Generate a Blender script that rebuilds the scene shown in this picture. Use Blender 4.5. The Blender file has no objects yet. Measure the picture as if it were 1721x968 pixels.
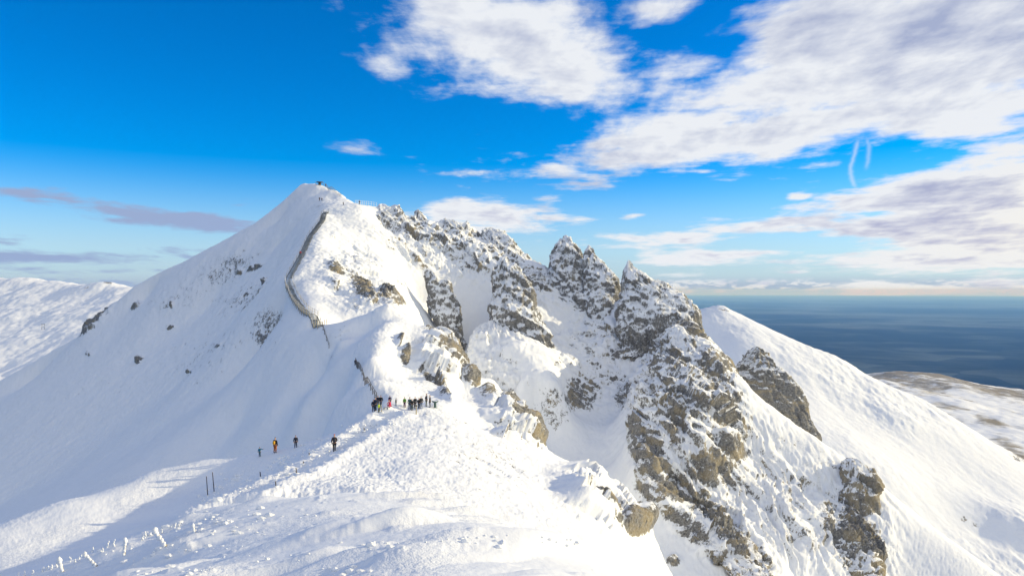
import bpy, bmesh, math, random, time
import numpy as np
from mathutils import Vector, Matrix
T0 = time.time()
R = math.radians
C = bpy.context.scene.collection
F = 1243.0; CU = 860.5; CV = 487.0          # focal length and centre of the photo, in photo pixels
# ------------------------------------------------------------------ camera, sky, sun
scn = bpy.context.scene
cam = bpy.data.cameras.new("camera"); camo = bpy.data.objects.new("camera", cam); C.objects.link(camo)
cam.sensor_width = 36.0; cam.lens = 36.0 * F / 1721.0
cam.shift_y = -(484.0 - CV) / 1721.0
cam.clip_start = 0.1; cam.clip_end = 400000
camo.location = (0, 0, 0); camo.rotation_euler = (R(90), 0, 0)
scn.camera = camo
SUN_AZ, SUN_EL = R(79), R(18)              # azimuth clockwise from the view direction (+Y)
SD = Vector((math.sin(SUN_AZ) * math.cos(SUN_EL), math.cos(SUN_AZ) * math.cos(SUN_EL), math.sin(SUN_EL)))
sun = bpy.data.lights.new("sun", 'SUN'); sun.energy = 4.7; sun.angle = R(0.5); sun.color = (1.0, 0.84, 0.52)
suno = bpy.data.objects.new("sun", sun); C.objects.link(suno)
suno.rotation_euler = SD.to_track_quat('Z', 'Y').to_euler()
scn.view_settings.view_transform = 'Standard'; scn.view_settings.look = 'None'
scn.view_settings.exposure = -0.07; scn.view_settings.gamma = 1.0
scn.cycles.max_bounces = 5; scn.cycles.diffuse_bounces = 3; scn.cycles.volume_bounces = 2
scn.cycles.use_denoising = True
DRAFT = 1.0                                  # grid coarseness

class NT:
    """small helper for node trees"""
    def __init__(s, tree): s.t = tree; s.n = tree.nodes; s.l = tree.links
    def new(s, typ, **kw):
        n = s.n.new(typ)
        for k, v in kw.items(): setattr(n, k, v)
        return n
    def put(s, sock, v):
        if isinstance(v, (int, float)): sock.default_value = v
        elif isinstance(v, (tuple, list)): sock.default_value = v
        else: s.l.new(v, sock)
    def m(s, op, a, b=None, c=None, clamp=False):
        n = s.n.new('ShaderNodeMath'); n.operation = op; n.use_clamp = clamp
        s.put(n.inputs[0], a)
        if b is not None: s.put(n.inputs[1], b)
        if c is not None: s.put(n.inputs[2], c)
        return n.outputs[0]
    def ss(s, v, lo, hi, a=0.0, b=1.0):
        n = s.n.new('ShaderNodeMapRange'); n.interpolation_type = 'SMOOTHSTEP'
        s.put(n.inputs[0], v); s.put(n.inputs[1], lo); s.put(n.inputs[2], hi); s.put(n.inputs[3], a); s.put(n.inputs[4], b)
        return n.outputs[0]
    def mix(s, f, a, b):
        n = s.n.new('ShaderNodeMix'); n.data_type = 'RGBA'
        s.put(n.inputs[0], f); s.put(n.inputs[6], a); s.put(n.inputs[7], b)
        return n.outputs[2]
    def noise(s, vec, scale, detail=4, rough=0.5, dist=0.0, lac=2.0):
        n = s.n.new('ShaderNodeTexNoise'); n.inputs['Scale'].default_value = scale
        n.inputs['Detail'].default_value = detail; n.inputs['Roughness'].default_value = rough
        n.inputs['Distortion'].default_value = dist; n.inputs['Lacunarity'].default_value = lac
        if vec is not None: s.l.new(vec, n.inputs['Vector'])
        return n.outputs['Fac']
    def xyz(s, x, y, z):
        n = s.n.new('ShaderNodeCombineXYZ'); s.put(n.inputs[0], x); s.put(n.inputs[1], y); s.put(n.inputs[2], z)
        return n.outputs[0]
    def mapping(s, vec, scale=(1, 1, 1), rot=(0, 0, 0), loc=(0, 0, 0)):
        n = s.n.new('ShaderNodeMapping'); s.l.new(vec, n.inputs[0])
        n.inputs['Location'].default_value = loc; n.inputs['Rotation'].default_value = rot; n.inputs['Scale'].default_value = scale
        return n.outputs[0]

world = bpy.data.worlds.new("World"); scn.world = world; world.use_nodes = True
W = NT(world.node_tree); W.n.clear()
sky = W.new('ShaderNodeTexSky'); sky.sky_type = 'NISHITA'; sky.sun_disc = False
sky.sun_elevation = SUN_EL; sky.sun_rotation = SUN_AZ; sky.altitude = 1800; sky.air_density = 1.0; sky.dust_density = 0.15; sky.ozone_density = 2.0
hs = W.new('ShaderNodeHueSaturation'); W.l.new(sky.outputs[0], hs.inputs['Color'])
hs.inputs['Saturation'].default_value = 1.68; hs.inputs['Hue'].default_value = 0.512; hs.inputs['Value'].default_value = 1.56
tc = W.new('ShaderNodeTexCoord'); sp = W.new('ShaderNodeSeparateXYZ'); W.l.new(tc.outputs['Generated'], sp.inputs[0])
X, Y, Z = sp.outputs
az = W.m('ARCTAN2', X, Y)
hl = W.m('SQRT', W.m('ADD', W.m('MULTIPLY', X, X), W.m('MULTIPLY', Y, Y)))
el = W.m('ARCTAN2', Z, hl)
# cloud deck coordinates: a flat layer overhead gives the streaking near the horizon
zz = W.m('ADD', W.m('MAXIMUM', el, 0.0), 0.10)
deck = W.xyz(W.m('MULTIPLY', W.m('DIVIDE', az, W.m('ADD', W.m('MAXIMUM', el, 0.0), 0.35)), 1.7), W.m('MULTIPLY', W.m('LOGARITHM', W.m('ADD', W.m('MAXIMUM', el, 0.0), 0.07), 2.718), 2.0), 0.0)
n1 = W.noise(deck, 1.9, 9, 0.60, 0.25)
n2 = W.noise(W.mapping(deck, loc=(7.3, 2.1, 0)), 5.5, 7, 0.55, 0.1)
n3 = W.noise(W.mapping(deck, loc=(0.035, 0.03, 0)), 1.9, 9, 0.60, 0.25)  # the same field a little nearer the sun
lowf = W.noise(W.mapping(deck, loc=(3.1, 9.2, 0)), 0.9, 4, 0.5)
streak = W.noise(W.xyz(W.m('MULTIPLY', az, 7.0), W.m('MULTIPLY', el, 60.0), 0), 1.0, 7, 0.6, 0.3)
def ang(u, v):
    x = (u - CU) / F; z = (CV - v) / F
    return math.atan(x), math.atan(z / math.hypot(1, x))
# clouds: centre, radii and tilt, written in photo pixels and turned into azimuth and elevation; thickness; bottom-greyness
CL = [(870, 75, 225, 105, -12, 1.0), (760, 0, 170, 50, -8, .8), (655, 100, 75, 45, 20, .55), (950, 110, 95, 70, -20, .95),
      (1110, 12, 95, 36, 10, .9), (1160, 105, 130, 34, 0, .75), (1070, 262, 235, 33, 6, .95), (1150, 220, 240, 40, 6, .95), (1330, 212, 320, 52, 6, 1.08),
      (1500, 115, 330, 105, 6, 1.15), (1400, 50, 190, 80, 10, 1.1), (1640, 60, 260, 150, 0, 1.1), (1640, 180, 180, 45, 0, 1.1), (1260, 150, 170, 40, 5, .9),
      (1660, 335, 190, 62, 14, 1.5), (1580, 318, 170, 26, 12, 1.2), (1540, 330, 150, 22, 4, 1.0), (1720, 400, 200, 60, 0, 1.3), (1500, 385, 190, 22, 4, .9), (1330, 378, 200, 20, 3, .95),
      (1170, 402, 190, 17, 1, .8), (1190, 432, 170, 14, 1, .85), (1640, 435, 220, 20, 2, 1.1), (1067, 362, 30, 7, 4, .8),
      (822, 368, 150, 34, -2, 1.1), (915, 334, 50, 9, -2, .55), (270, 364, 200, 17, -5, 1.05), (120, 432, 220, 15, 2, .75), (40, 455, 200, 9, 0, .6),
      (30, 318, 60, 12, 0, .35), (605, 252, 110, 16, -4, .32), (1180, 288, 30, 6, 0, .7), (1340, 331, 22, 7, 0, .7), (1145, 462, 60, 7, 0, .7), (1560, 483, 260, 10, 0, .9), (1440, 478, 70, 9, 0, .9), (1650, 474, 120, 9, 0, .8)]
mask = None
for (u, v, ru, rv, a, st) in CL:
    ca, ce = ang(u, v); c, s_ = math.cos(R(a)), math.sin(R(a))
    dx = W.m('SUBTRACT', az, ca); dy = W.m('SUBTRACT', el, ce)
    p = W.m('DIVIDE', W.m('ADD', W.m('MULTIPLY', dx, c), W.m('MULTIPLY', dy, s_)), ru / F)
    q = W.m('DIVIDE', W.m('SUBTRACT', W.m('MULTIPLY', dy, c), W.m('MULTIPLY', dx, s_)), rv / F)
    d2 = W.m('ADD', W.m('MULTIPLY', p, p), W.m('MULTIPLY', q, q))
    g = W.m('MULTIPLY', W.m('POWER', 2.718, W.m('MULTIPLY', d2, -1.1)), st)
    mask = g if mask is None else W.m('MAXIMUM', mask, W.m('ADD', g, W.m('MULTIPLY', mask, 0.12)))
side = W.ss(W.m('ABSOLUTE', az), 0.75, 1.3, 0, 0.95)   # unseen broken cloud added all round, cover raised for ambient fill light
mask = W.m('MAXIMUM', mask, W.m('MULTIPLY', side, W.ss(el, 0.03, 0.15)))
nn = W.m('ADD', W.m('MULTIPLY', W.m('SUBTRACT', n1, 0.5), 1.7), W.m('ADD', W.m('MULTIPLY', W.m('SUBTRACT', n2, 0.5), 1.0), W.m('MULTIPLY', W.m('SUBTRACT', streak, 0.5), W.ss(el, 0.05, 0.25, 2.2, 0.4))))
dens = W.m('ADD', mask, nn)
cover = W.ss(dens, 0.30, 0.84)
for u0, du, fr, lo_, hi_, st_w in ((1437, 5, 75, 318, 228, .40), (1452, 7, 48, 285, 222, .30)):     # twisted vapour trail
    wc = W.m('ADD', ang(u0, 270)[0], W.m('MULTIPLY', W.m('SINE', W.m('MULTIPLY', el, fr)), du/F))
    wc = W.m('ADD', wc, W.m('MULTIPLY', W.m('SUBTRACT', n2, .5), .012))
    wd = W.m('DIVIDE', W.m('SUBTRACT', az, wc), 3.2/F)
    wg = W.m('MULTIPLY', W.m('POWER', 2.718, W.m('MULTIPLY', W.m('MULTIPLY', wd, wd), -1.0)), st_w)
    e0, e1 = ang(u0, lo_)[1], ang(u0, hi_)[1]
    wg = W.m('MULTIPLY', wg, W.m('MULTIPLY', W.ss(el, e0-.004, e0+.008), W.ss(el, e1-.012, e1, 1, 0)))
    cover = W.m('MAXIMUM', cover, wg)
row = W.noise(W.xyz(W.m('MULTIPLY', az, 38.0), W.m('MULTIPLY', el, 130.0), 0), 1.0, 6, 0.6, 0.2)       # small cumulus along the horizon
rowm = W.m('MULTIPLY', W.ss(el, -0.004, 0.004), W.ss(el, 0.006, 0.020, 1, 0))
cover = W.m('MAXIMUM', cover, W.m('MULTIPLY', W.ss(W.m('ADD', row, W.m('MULTIPLY', rowm, 0.16)), 0.60, 0.72), W.m('MULTIPLY', rowm, .9)))
tex = W.m('ADD', W.m('MULTIPLY', W.m('SUBTRACT', n1, n3), 3.2), W.m('ADD', W.m('MULTIPLY', W.m('SUBTRACT', lowf, 0.5), 2.6), W.m('MULTIPLY', W.m('SUBTRACT', n2, 0.5), -1.1)))
thick = W.ss(dens, 0.75, 1.9)
lit = W.m('SUBTRACT', W.m('ADD', W.m('SUBTRACT', 1.0, W.m('MULTIPLY', thick, 0.86)), tex), 0.02, clamp=True)
sunside = W.m('MULTIPLY', W.ss(W.m('SUBTRACT', az, W.m('MULTIPLY', el, 1.6)), 0.25, 0.62), W.ss(el, 0.0, 0.07, .25, 1))
lit = W.m('ADD', lit, W.m('MULTIPLY', sunside, 0.55), clamp=True)
low = W.ss(el, 0.02, 0.20)
ccol = W.mix(lit, W.mix(low, (0.42, 0.43, 0.64, 1), (0.40, 0.46, 0.66, 1)), W.mix(sunside, (0.88, 0.91, 0.96, 1), (0.97, 0.94, 0.88, 1)))
leftdim = W.ss(az, -0.35, -0.15)
ccol = W.mix(leftdim, (0.34, 0.44, 0.68, 1), ccol)
bg = W.new('ShaderNodeBackground'); bg.inputs[1].default_value = 0.125
skys = W.new('ShaderNodeVectorMath', operation='SCALE'); W.l.new(hs.outputs[0], skys.inputs[0]); skys.inputs['Scale'].default_value = 1.0
cls = W.new('ShaderNodeVectorMath', operation='SCALE'); W.l.new(ccol, cls.inputs[0]); cls.inputs['Scale'].default_value = 1 / 0.125 * 1.0
# pale haze band just above the horizon
hz = W.ss(el, 0.0, 0.16, 0.8, 0.0)
hzc = W.new('ShaderNodeVectorMath', operation='SCALE'); hzc.inputs[0].default_value = (0.42, 0.61, 0.92); hzc.inputs['Scale'].default_value = 8.0 * 0.85
base = W.mix(hz, skys.outputs[0], hzc.outputs[0])
hz2 = W.new('ShaderNodeVectorMath', operation='SCALE'); hz2.inputs[0].default_value = (0.40, 0.50, 0.74); hz2.inputs['Scale'].default_value = 8.0 * 0.85
base = W.mix(W.ss(el, -0.002, 0.022, 0.85, 0.0), base, hz2.outputs[0])
fin = W.mix(cover, base, cls.outputs[0])
W.l.new(fin, bg.inputs[0])
out = W.new('ShaderNodeOutputWorld'); W.l.new(bg.outputs[0], out.inputs[0])

# ------------------------------------------------------------------ numpy noise
rng = np.random.RandomState(7)
PERM = rng.permutation(256).astype(np.int32); PERM = np.concatenate([PERM, PERM, PERM])
G3 = rng.normal(size=(256, 3)).astype(np.float32); G3 /= np.linalg.norm(G3, axis=1)[:, None]
RND = rng.rand(1100, 3).astype(np.float32)
def perlin(x, y, z):
    x = np.asarray(x, np.float32); y = np.asarray(y, np.float32); z = np.asarray(z, np.float32)
    xi = np.floor(x).astype(np.int32); yi = np.floor(y).astype(np.int32); zi = np.floor(z).astype(np.int32)
    xf = x - xi; yf = y - yi; zf = z - zi
    xi &= 255; yi &= 255; zi &= 255
    u = xf*xf*xf*(xf*(xf*6-15)+10); v = yf*yf*yf*(yf*(yf*6-15)+10); w = zf*zf*zf*(zf*(zf*6-15)+10)
    def g(a, b, c):
        h = PERM[PERM[PERM[xi + a] + yi + b] + zi + c]
        gr = G3[h]
        return gr[..., 0]*(xf-a) + gr[..., 1]*(yf-b) + gr[..., 2]*(zf-c)
    x00 = g(0,0,0)*(1-u)+g(1,0,0)*u; x10 = g(0,1,0)*(1-u)+g(1,1,0)*u
    x01 = g(0,0,1)*(1-u)+g(1,0,1)*u; x11 = g(0,1,1)*(1-u)+g(1,1,1)*u
    return ((x00*(1-v)+x10*v)*(1-w) + (x01*(1-v)+x11*v)*w) * 1.5
def fbm(x, y, z, oct=4, gain=0.5, ridged=False):
    s = 0; a = 1.0; t = 0
    for i in range(oct):
        n = perlin(x + 17.3*i, y + 5.1*i, z + 9.7*i)
        if ridged: n = 1 - 2*np.abs(n)
        s = s + a*n; t += a; a *= gain; x = x*2.03; y = y*2.03; z = z*2.03
    return s / t
def worley(x, y, z):
    """distance to the nearest cell point and the second nearest: F1, F2, id"""
    xi = np.floor(x).astype(np.int32); yi = np.floor(y).astype(np.int32); zi = np.floor(z).astype(np.int32)
    f1 = np.full(x.shape, 9., np.float32); f2 = f1.copy(); idv = np.zeros(x.shape, np.float32)
    for a in (-1, 0, 1):
        for b in (-1, 0, 1):
            for c in (-1, 0, 1):
                h = PERM[PERM[PERM[(xi+a) & 255] + ((yi+b) & 255)] + ((zi+c) & 255)]
                r = RND[h]
                d = np.sqrt((xi+a+r[..., 0]-x)**2 + (yi+b+r[..., 1]-y)**2 + (zi+c+r[..., 2]-z)**2)
                m = d < f1
                f2 = np.where(m, f1, np.minimum(f2, d)); idv = np.where(m, RND[h+256, 0], idv); f1 = np.where(m, d, f1)
    return f1, f2, idv
def facets(x, y, z, seed=0.0):
    """angular rock: every cell is a tilted plane, so faces are flat and meet at hard steps"""
    x = x+seed
    xi = np.floor(x).astype(np.int32); yi = np.floor(y).astype(np.int32); zi = np.floor(z).astype(np.int32)
    f1 = np.full(x.shape, 9., np.float32); out = np.zeros(x.shape, np.float32)
    for a in (-1, 0, 1):
        for b in (-1, 0, 1):
            for c in (-1, 0, 1):
                h = PERM[PERM[PERM[(xi+a) & 255] + ((yi+b) & 255)] + ((zi+c) & 255)]
                r = RND[h]; dx = x-(xi+a+r[..., 0]); dy = y-(yi+b+r[..., 1]); dz = z-(zi+c+r[..., 2])
                d = dx*dx+dy*dy+dz*dz; m = d < f1
                t = RND[h+256]-.5
                out = np.where(m, (dx*t[..., 0]+dy*t[..., 1]+dz*t[..., 2])*2.2+(RND[h+512, 1]-.5)*.5, out); f1 = np.where(m, d, f1)
    return out
def sstep(x, a, b):
    t = np.clip((x-a)/(b-a), 0, 1); return t*t*(3-2*t)

# ------------------------------------------------------------------ terrain: surveyed lines and points
def P(u, v, d): return ((u-CU)/F*d, d, (CV-v)/F*d)
def dens_line(pts, step=5.0):
    q = [P(*p) for p in pts]; o = []
    for a, b in zip(q[:-1], q[1:]):
        L = math.dist(a, b); n = max(1, int(L/step))
        for i in range(n): o.append([a[k]+(b[k]-a[k])*i/n for k in range(3)])
    o.append(list(q[-1])); return o
LINES = [
 # edge of the near knoll and the ground under the camera
 [(-300,1100,22),(60,968,26),(190,920,30),(300,880,34),(430,846,33),(520,834,31),(640,831,30),(720,836,30),(800,868,28),(900,905,25),(1000,940,22),(1090,968,20),(1300,1050,16)],
 # path from the knoll to the group
 [(380,846,45),(430,822,52),(500,793,62),(560,762,73),(620,718,84),(680,694,91)],
 # lit shoulder left of the path
 [(-300,960,60),(-150,925,66),(0,880,72),(100,842,78),(250,793,86),(350,769,89),(435,760,88),(500,748,87),(560,730,88),(610,708,91)],
 # stairway spine
 [(640,682,97),(622,650,105),(600,615,113),(570,575,125),(545,545,137),(515,515,152),(490,490,166),(485,472,172),(492,452,180),(515,405,200),(530,380,212),(545,358,222),(545,350,228)],
 # sub-peak crest and its lit/shaded crease
 [(560,545,134),(600,536,136),(640,517,135),(653,515,134),(700,546,133),(745,580,130),(790,640,124),(850,690,115),(905,742,105),(985,815,92),(1040,862,84),(1090,880,79),(1075,920,72),(1100,968,66),(1150,1060,55)],
 [(656,528,133),(640,560,121),(622,600,109),(626,640,102),(645,670,97)],
 # lit face crest towards the bowl
 [(612,352,229),(640,420,212),(660,480,190),(680,515,172),(700,548,140)],
 [(548,362,223),(541,420,191),(548,455,178),(590,490,170),(640,508,160)],
 # summit
 [(510,308,272),(530,310,270),(548,315,266),(575,330,254),(596,344,240)],
 [(512,312,270),(515,340,250),(540,347,236)],
 [(510,308,272),(440,370,277),(300,445,286),(225,482,291),(135,565,296),(0,640,300),(-250,800,306)],
 # skyline
 [(600,344,238),(640,350,238),(690,368,239),(740,388,240),(800,408,242),(860,432,241),(915,460,236),(950,470,230),(1030,500,222),(1065,505,212),(1120,530,204),(1165,560,194)],
 # buttress crest and foot
 [(1165,562,186),(1200,606,174),(1240,645,167),(1300,696,163),(1370,738,160),(1430,780,158),(1480,824,154),(1560,884,150),(1680,968,140),(1850,1090,130),(2200,1300,125)],
 [(1135,575,183),(1112,640,164),(1090,700,153),(1066,790,142),(1090,835,139),(1180,900,135),(1280,968,127),(1400,1060,118)],
 # gully floor
 [(740,640,184),(790,668,178),(850,690,172),(900,712,169),(950,762,162),(1000,822,151),(1050,880,138),(1100,968,125),(1170,1080,110)],
]
PTS = [(860,968,10),(500,968,11),(640,900,17),(300,940,21),(860,900,18),(1000,968,15.5),(150,1010,20),(860,1150,5.5),(500,1200,5),(1200,1200,6),
 (520,760,78),
 (600,800,60),(530,812,52),(620,822,48),(700,790,62),(700,740,78),(800,760,80),(850,850,60),(950,880,62),(1000,920,56),(900,800,80),(780,710,96),(850,740,98),(740,700,90),
 (620,700,88),(640,690,92),(680,689,93),(715,688,94),(745,684,96),(770,684,99),(690,680,97),
 (720,640,113),(740,605,122),(690,585,124),(680,640,112),(700,670,101),(780,670,112),(590,580,125),(615,560,130),
 (570,430,198),(600,480,180),(570,500,165),(520,490,163),(510,470,172),(580,380,218),(610,440,203),(560,525,152),(620,490,178),
 (700,440,220),(740,490,216),(790,520,213),(700,500,212),(650,395,231),(730,430,226),(820,460,222),(880,500,214),(760,560,204),(780,610,193),(720,580,185),
 (900,560,200),(850,590,180),(860,560,192),(920,600,182),(880,640,171),(930,640,172),(830,640,170),(720,600,175),
 (960,540,212),(1000,600,199),(1000,650,188),(1060,640,192),(1050,700,178),(1100,590,197),(960,690,176),(1030,780,158),(1000,740,168),(950,580,200),(1010,520,218),(1080,540,207),
 (1170,640,166),(1200,700,154),(1160,740,148),(1250,770,154),(1230,830,145),(1320,800,152),(1330,870,141),(1260,900,136),(1150,850,142),(1400,850,150),(1430,920,141),(1500,900,145),(1400,968,133),(1550,968,138),(1350,1000,128),(1500,1050,130),
 (560,335,246),(535,330,256),(550,342,238),
 (1165,575,183)]
PTS += [(0,850,175),(100,800,172),(250,740,155),(400,720,132),(500,715,114),(560,690,104),(600,680,100),(0,720,235),(150,680,215),(300,650,192),(450,610,165),(550,630,125),(200,560,262),
 (350,520,242),(450,480,212),(400,420,255),(470,410,238),(470,370,262),(60,640,288),(250,500,284),(0,900,110),(150,850,105),(300,800,100),(-300,900,230),(-300,1000,110),(450,700,124)]
ctrl = []
for L in LINES: ctrl += dens_line(L)
ctrl += [list(P(*p)) for p in PTS]
def behind(L, back, drop, lat=0.0):       # ground hidden behind a crest: farther out and lower
    for x, y, z in dens_line(L, 12): ctrl.append([x*(1+back/y)+lat, y+back, z-drop])
behind(LINES[0][4:11], 9, 5.5)
behind(LINES[2][3:8], 9, 8); behind(LINES[2][3:8], 22, 18)
behind(LINES[4][4:13], 8, 9, 3); behind(LINES[4][6:13], 20, 20, 6)
behind(LINES[10], 25, 14); behind(LINES[10], 80, 70)
behind(LINES[8][1:], 30, 16)
behind(LINES[4][:4], 7, 5.5)
behind(LINES[11], 15, 15); behind(LINES[11], 60, 55)
behind(LINES[12], 14, 14, 6); behind(LINES[12][:8], 50, 42, 18)
for x in range(-420, 421, 60):
    for y in (380, 440): ctrl.append([x, y, -120])
for x in (-300, -360): ctrl += [[x, 150, -120], [x, 240, -110], [x, 60, -80]]
for x in (200, 260, 330): ctrl += [[x, 60, -110], [x, 150, -130], [x, 240, -120], [x, 320, -125]]
ctrl += [[-1.3, 16, -5.0], [-2.6, 16.4, -5.2], [-4.6, 16.8, -5.75], [1.2, 15.2, -5.25]]
ctrl += [[60, 20, -40], [100, 40, -75], [-45, 15, -22], [-90, 30, -45], [0, -20, 1], [-40, -20, -8], [40, -20, -10]]
FOOT = [(-39, 30, -19.8), (-39, 40, -20.5), (-38.5, 50, -21), (-38, 60, -21.7), (-38, 70, -22.3), (-36, 80, -22.1), (-31.5, 85, -20.3)]   # foot of the bank left of the path
BANK = [(-26, 30, -15.0), (-27, 38, -16.6), (-28, 46, -18.1), (-29, 53, -19.2), (-29, 63, -20.4), (-28, 73, -20.5), (-24, 80, -18.9)]
for a_, b_ in list(zip(FOOT[:-1], FOOT[1:]))+list(zip(BANK[:-1], BANK[1:])):
    for f_ in (0, .34, .67): ctrl.append([a_[k]+(b_[k]-a_[k])*f_ for k in range(3)])
ctrl = np.array(ctrl)
EPS = 1.2
def rbf_fit(c, eps, smooth=0.02):
    n = len(c); X = c[:, :2]
    D = np.sqrt(((X[:, None]-X[None])**2).sum(-1) + eps**2)
    A = np.zeros((n+3, n+3)); A[:n, :n] = -D + np.eye(n)*(-smooth)*0 + np.eye(n)*smooth*5
    A[:n, n] = 1; A[:n, n+1:] = X; A[n, :n] = 1; A[n+1:, :n] = X.T
    w = np.linalg.solve(A, np.concatenate([c[:, 2], [0, 0, 0]]))
    return (X, w, eps)
def rbf_eval(m, x, y):
    X, w, eps = m; n = len(X); o = np.empty(len(x), np.float32)
    for i in range(0, len(x), 20000):
        xs = x[i:i+20000]; ys = y[i:i+20000]
        D = np.sqrt((xs[:, None]-X[None, :, 0].astype(np.float32))**2 + (ys[:, None]-X[None, :, 1].astype(np.float32))**2 + np.float32(eps**2))
        o[i:i+20000] = -D @ w[:n].astype(np.float32) + w[n] + w[n+1]*xs + w[n+2]*ys
    return o
# grid lookup of the fitted surface
model = rbf_fit(ctrl, EPS)
GX0, GX1, GY0, GY1, GS = -310, 310, -12, 440, 1.0
gx = np.arange(GX0, GX1+GS, GS, dtype=np.float32); gy = np.arange(GY0, GY1+GS, GS, dtype=np.float32)
GXX, GYY = np.meshgrid(gx, gy)
HG = rbf_eval(model, GXX.ravel(), GYY.ravel()).reshape(GXX.shape)
def Hs(x, y):
    """smooth ground height (quadratic B-spline lookup)"""
    x = np.asarray(x, np.float32); y = np.asarray(y, np.float32)
    fx = np.clip((x-GX0)/GS, 1, len(gx)-2.01); fy = np.clip((y-GY0)/GS, 1, len(gy)-2.01)
    ix = np.round(fx).astype(int); iy = np.round(fy).astype(int); tx = fx-ix; ty = fy-iy
    wx = [0.5*(0.5-tx)**2, 0.75-tx**2, 0.5*(0.5+tx)**2]; wy = [0.5*(0.5-ty)**2, 0.75-ty**2, 0.5*(0.5+ty)**2]
    s = 0
    for a in range(3):
        for b in range(3): s = s + wx[a]*wy[b]*HG[np.clip(iy+b-1, 0, len(gy)-1), np.clip(ix+a-1, 0, len(gx)-1)]
    return s
def hit(u, v, d0, d1):
    """where the sight line of a photo pixel meets the ground, between two distances"""
    d = np.arange(d0, d1, 0.1); z = Hs((u-CU)/F*d, d); zr = (CV-v)/F*d
    k = np.argmax(z >= zr) if (z >= zr).any() else int(np.argmin(np.abs(z-zr)))
    return Vector(((u-CU)/F*d[k], d[k], float(z[k])))
print("survey", len(ctrl), round(time.time()-T0, 1))

# painted ground: (u, v, ru, rv, tilt, amount, dmin, dmax). 'rock' = bare rock shows; 'rough' = crags
ROCKP = [
 (560,455,26,10,-45,.8,150,215),(610,492,42,16,-40,1.0,150,215),(650,505,30,14,-15,.9,130,200),(600,520,30,8,-35,.6,130,190),(690,430,60,6,-45,.5,200,240),(560,400,10,12,-40,.5,190,220),
 (640,395,50,10,-50,.45,200,240),(560,480,22,8,-40,.7,150,200),(665,470,40,6,-48,.45,170,215),
 (720,560,22,8,-25,.7,120,145),(752,590,26,20,-45,1.1,115,145),(785,635,28,16,-55,1.0,110,140),(815,668,26,12,-45,.8,108,130),(870,708,32,20,-45,1.1,100,125),(900,740,20,14,-60,.8,95,118),(850,690,26,12,-30,.9,100,128),
 (668,575,5,12,0,.9,110,140),(678,600,9,15,10,1.1,105,135),(730,645,40,8,-40,.8,100,125),(745,668,26,6,-30,.7,95,120),(700,560,40,6,-25,.35,110,140),
 (960,770,50,14,-50,.5,88,115),(800,795,10,12,0,.5,60,95),(850,775,70,14,-40,.35,70,110),(800,770,190,80,-38,.46,52,115),
 (1010,858,34,18,-25,1.15,72,100),(1060,878,32,22,0,1.2,68,95),
 (980,665,34,36,0,.72,150,205),(1045,665,22,34,-20,.75,150,195),(930,700,40,60,20,.35,150,180),(1000,560,80,40,0,.34,180,240),(1010,630,50,20,-30,.5,160,200),(960,600,60,30,-20,.34,170,215),
 (1080,700,30,70,0,.25,150,180),(1140,680,45,90,5,.62,140,190),(1190,640,45,60,-20,.7,150,195),(1130,610,30,40,0,.8,160,200),(1090,770,26,70,10,.95,138,170),(1210,690,40,50,-30,.55,150,180),(1180,800,50,50,0,.5,135,160),
 (1180,870,110,22,-42,1.15,118,155),(1120,830,50,26,-20,1.0,130,155),(1240,935,80,20,-42,1.1,115,145),(1130,945,18,14,0,.7,112,135),(1160,905,60,12,-42,.8,118,140),
 (1440,820,40,40,-20,1.0,140,175),(1420,900,34,60,10,1.0,128,160),(1460,930,26,60,15,.95,125,160),(1380,880,20,50,10,.7,130,155),(1300,840,130,90,-30,.42,125,168),(1210,780,60,60,-40,.5,135,165),(1350,900,60,60,-30,.4,125,160),(1330,740,110,30,-35,.35,150,180),(1400,780,60,16,-30,.5,150,175),(1250,720,60,30,-40,.4,150,180),
 (1460,780,30,14,-25,.9,150,175),(1640,900,90,22,-40,.3,135,160),(1560,900,30,60,-40,.2,130,155),
 (165,535,44,7,47,1.1,270,310),(290,555,9,12,50,1.0,240,300),(430,450,18,4,25,.75,220,285),(405,458,7,6,40,.75,220,285),(230,515,14,5,30,.8,250,300),(450,475,10,5,35,.8,200,270),(290,512,5,5,0,.8,250,300),(235,605,9,7,20,.9,220,290),(150,595,10,5,0,.6,240,300),(320,625,8,4,0,.6,180,260),
 (370,580,20,10,0,.5,180,260),(370,610,24,16,0,.45,180,260),(250,600,60,20,10,.32,200,290),(420,500,90,30,15,.46,190,270),(300,500,90,36,25,.44,220,295),(380,450,80,36,20,.44,220,290),(170,660,110,60,20,.36,150,280),(320,600,120,70,20,.38,150,280),(60,720,80,60,20,.3,150,280),(450,560,50,60,0,.34,130,220),(300,700,120,40,20,.26,120,240),
 (735,400,110,16,-18,.5,225,250),(850,440,80,24,-25,.55,225,250),(690,385,60,22,-20,.6,225,250),(900,470,50,24,-30,.7,210,245),(860,490,30,20,-30,.5,205,240),(800,450,30,14,0,.5,200,240),
 (860,620,70,30,-10,.30,160,200),(830,590,20,16,0,.7,165,200),(935,610,12,10,0,.4,160,200),(1080,590,70,18,10,.8,180,215),(1150,560,40,30,-30,.8,180,205),
 (560,600,14,40,30,.25,110,150),(580,560,14,34,-50,.45,115,150),(540,345,16,6,20,.5,230,262),(528,325,12,14,0,.3,240,275)]
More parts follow.
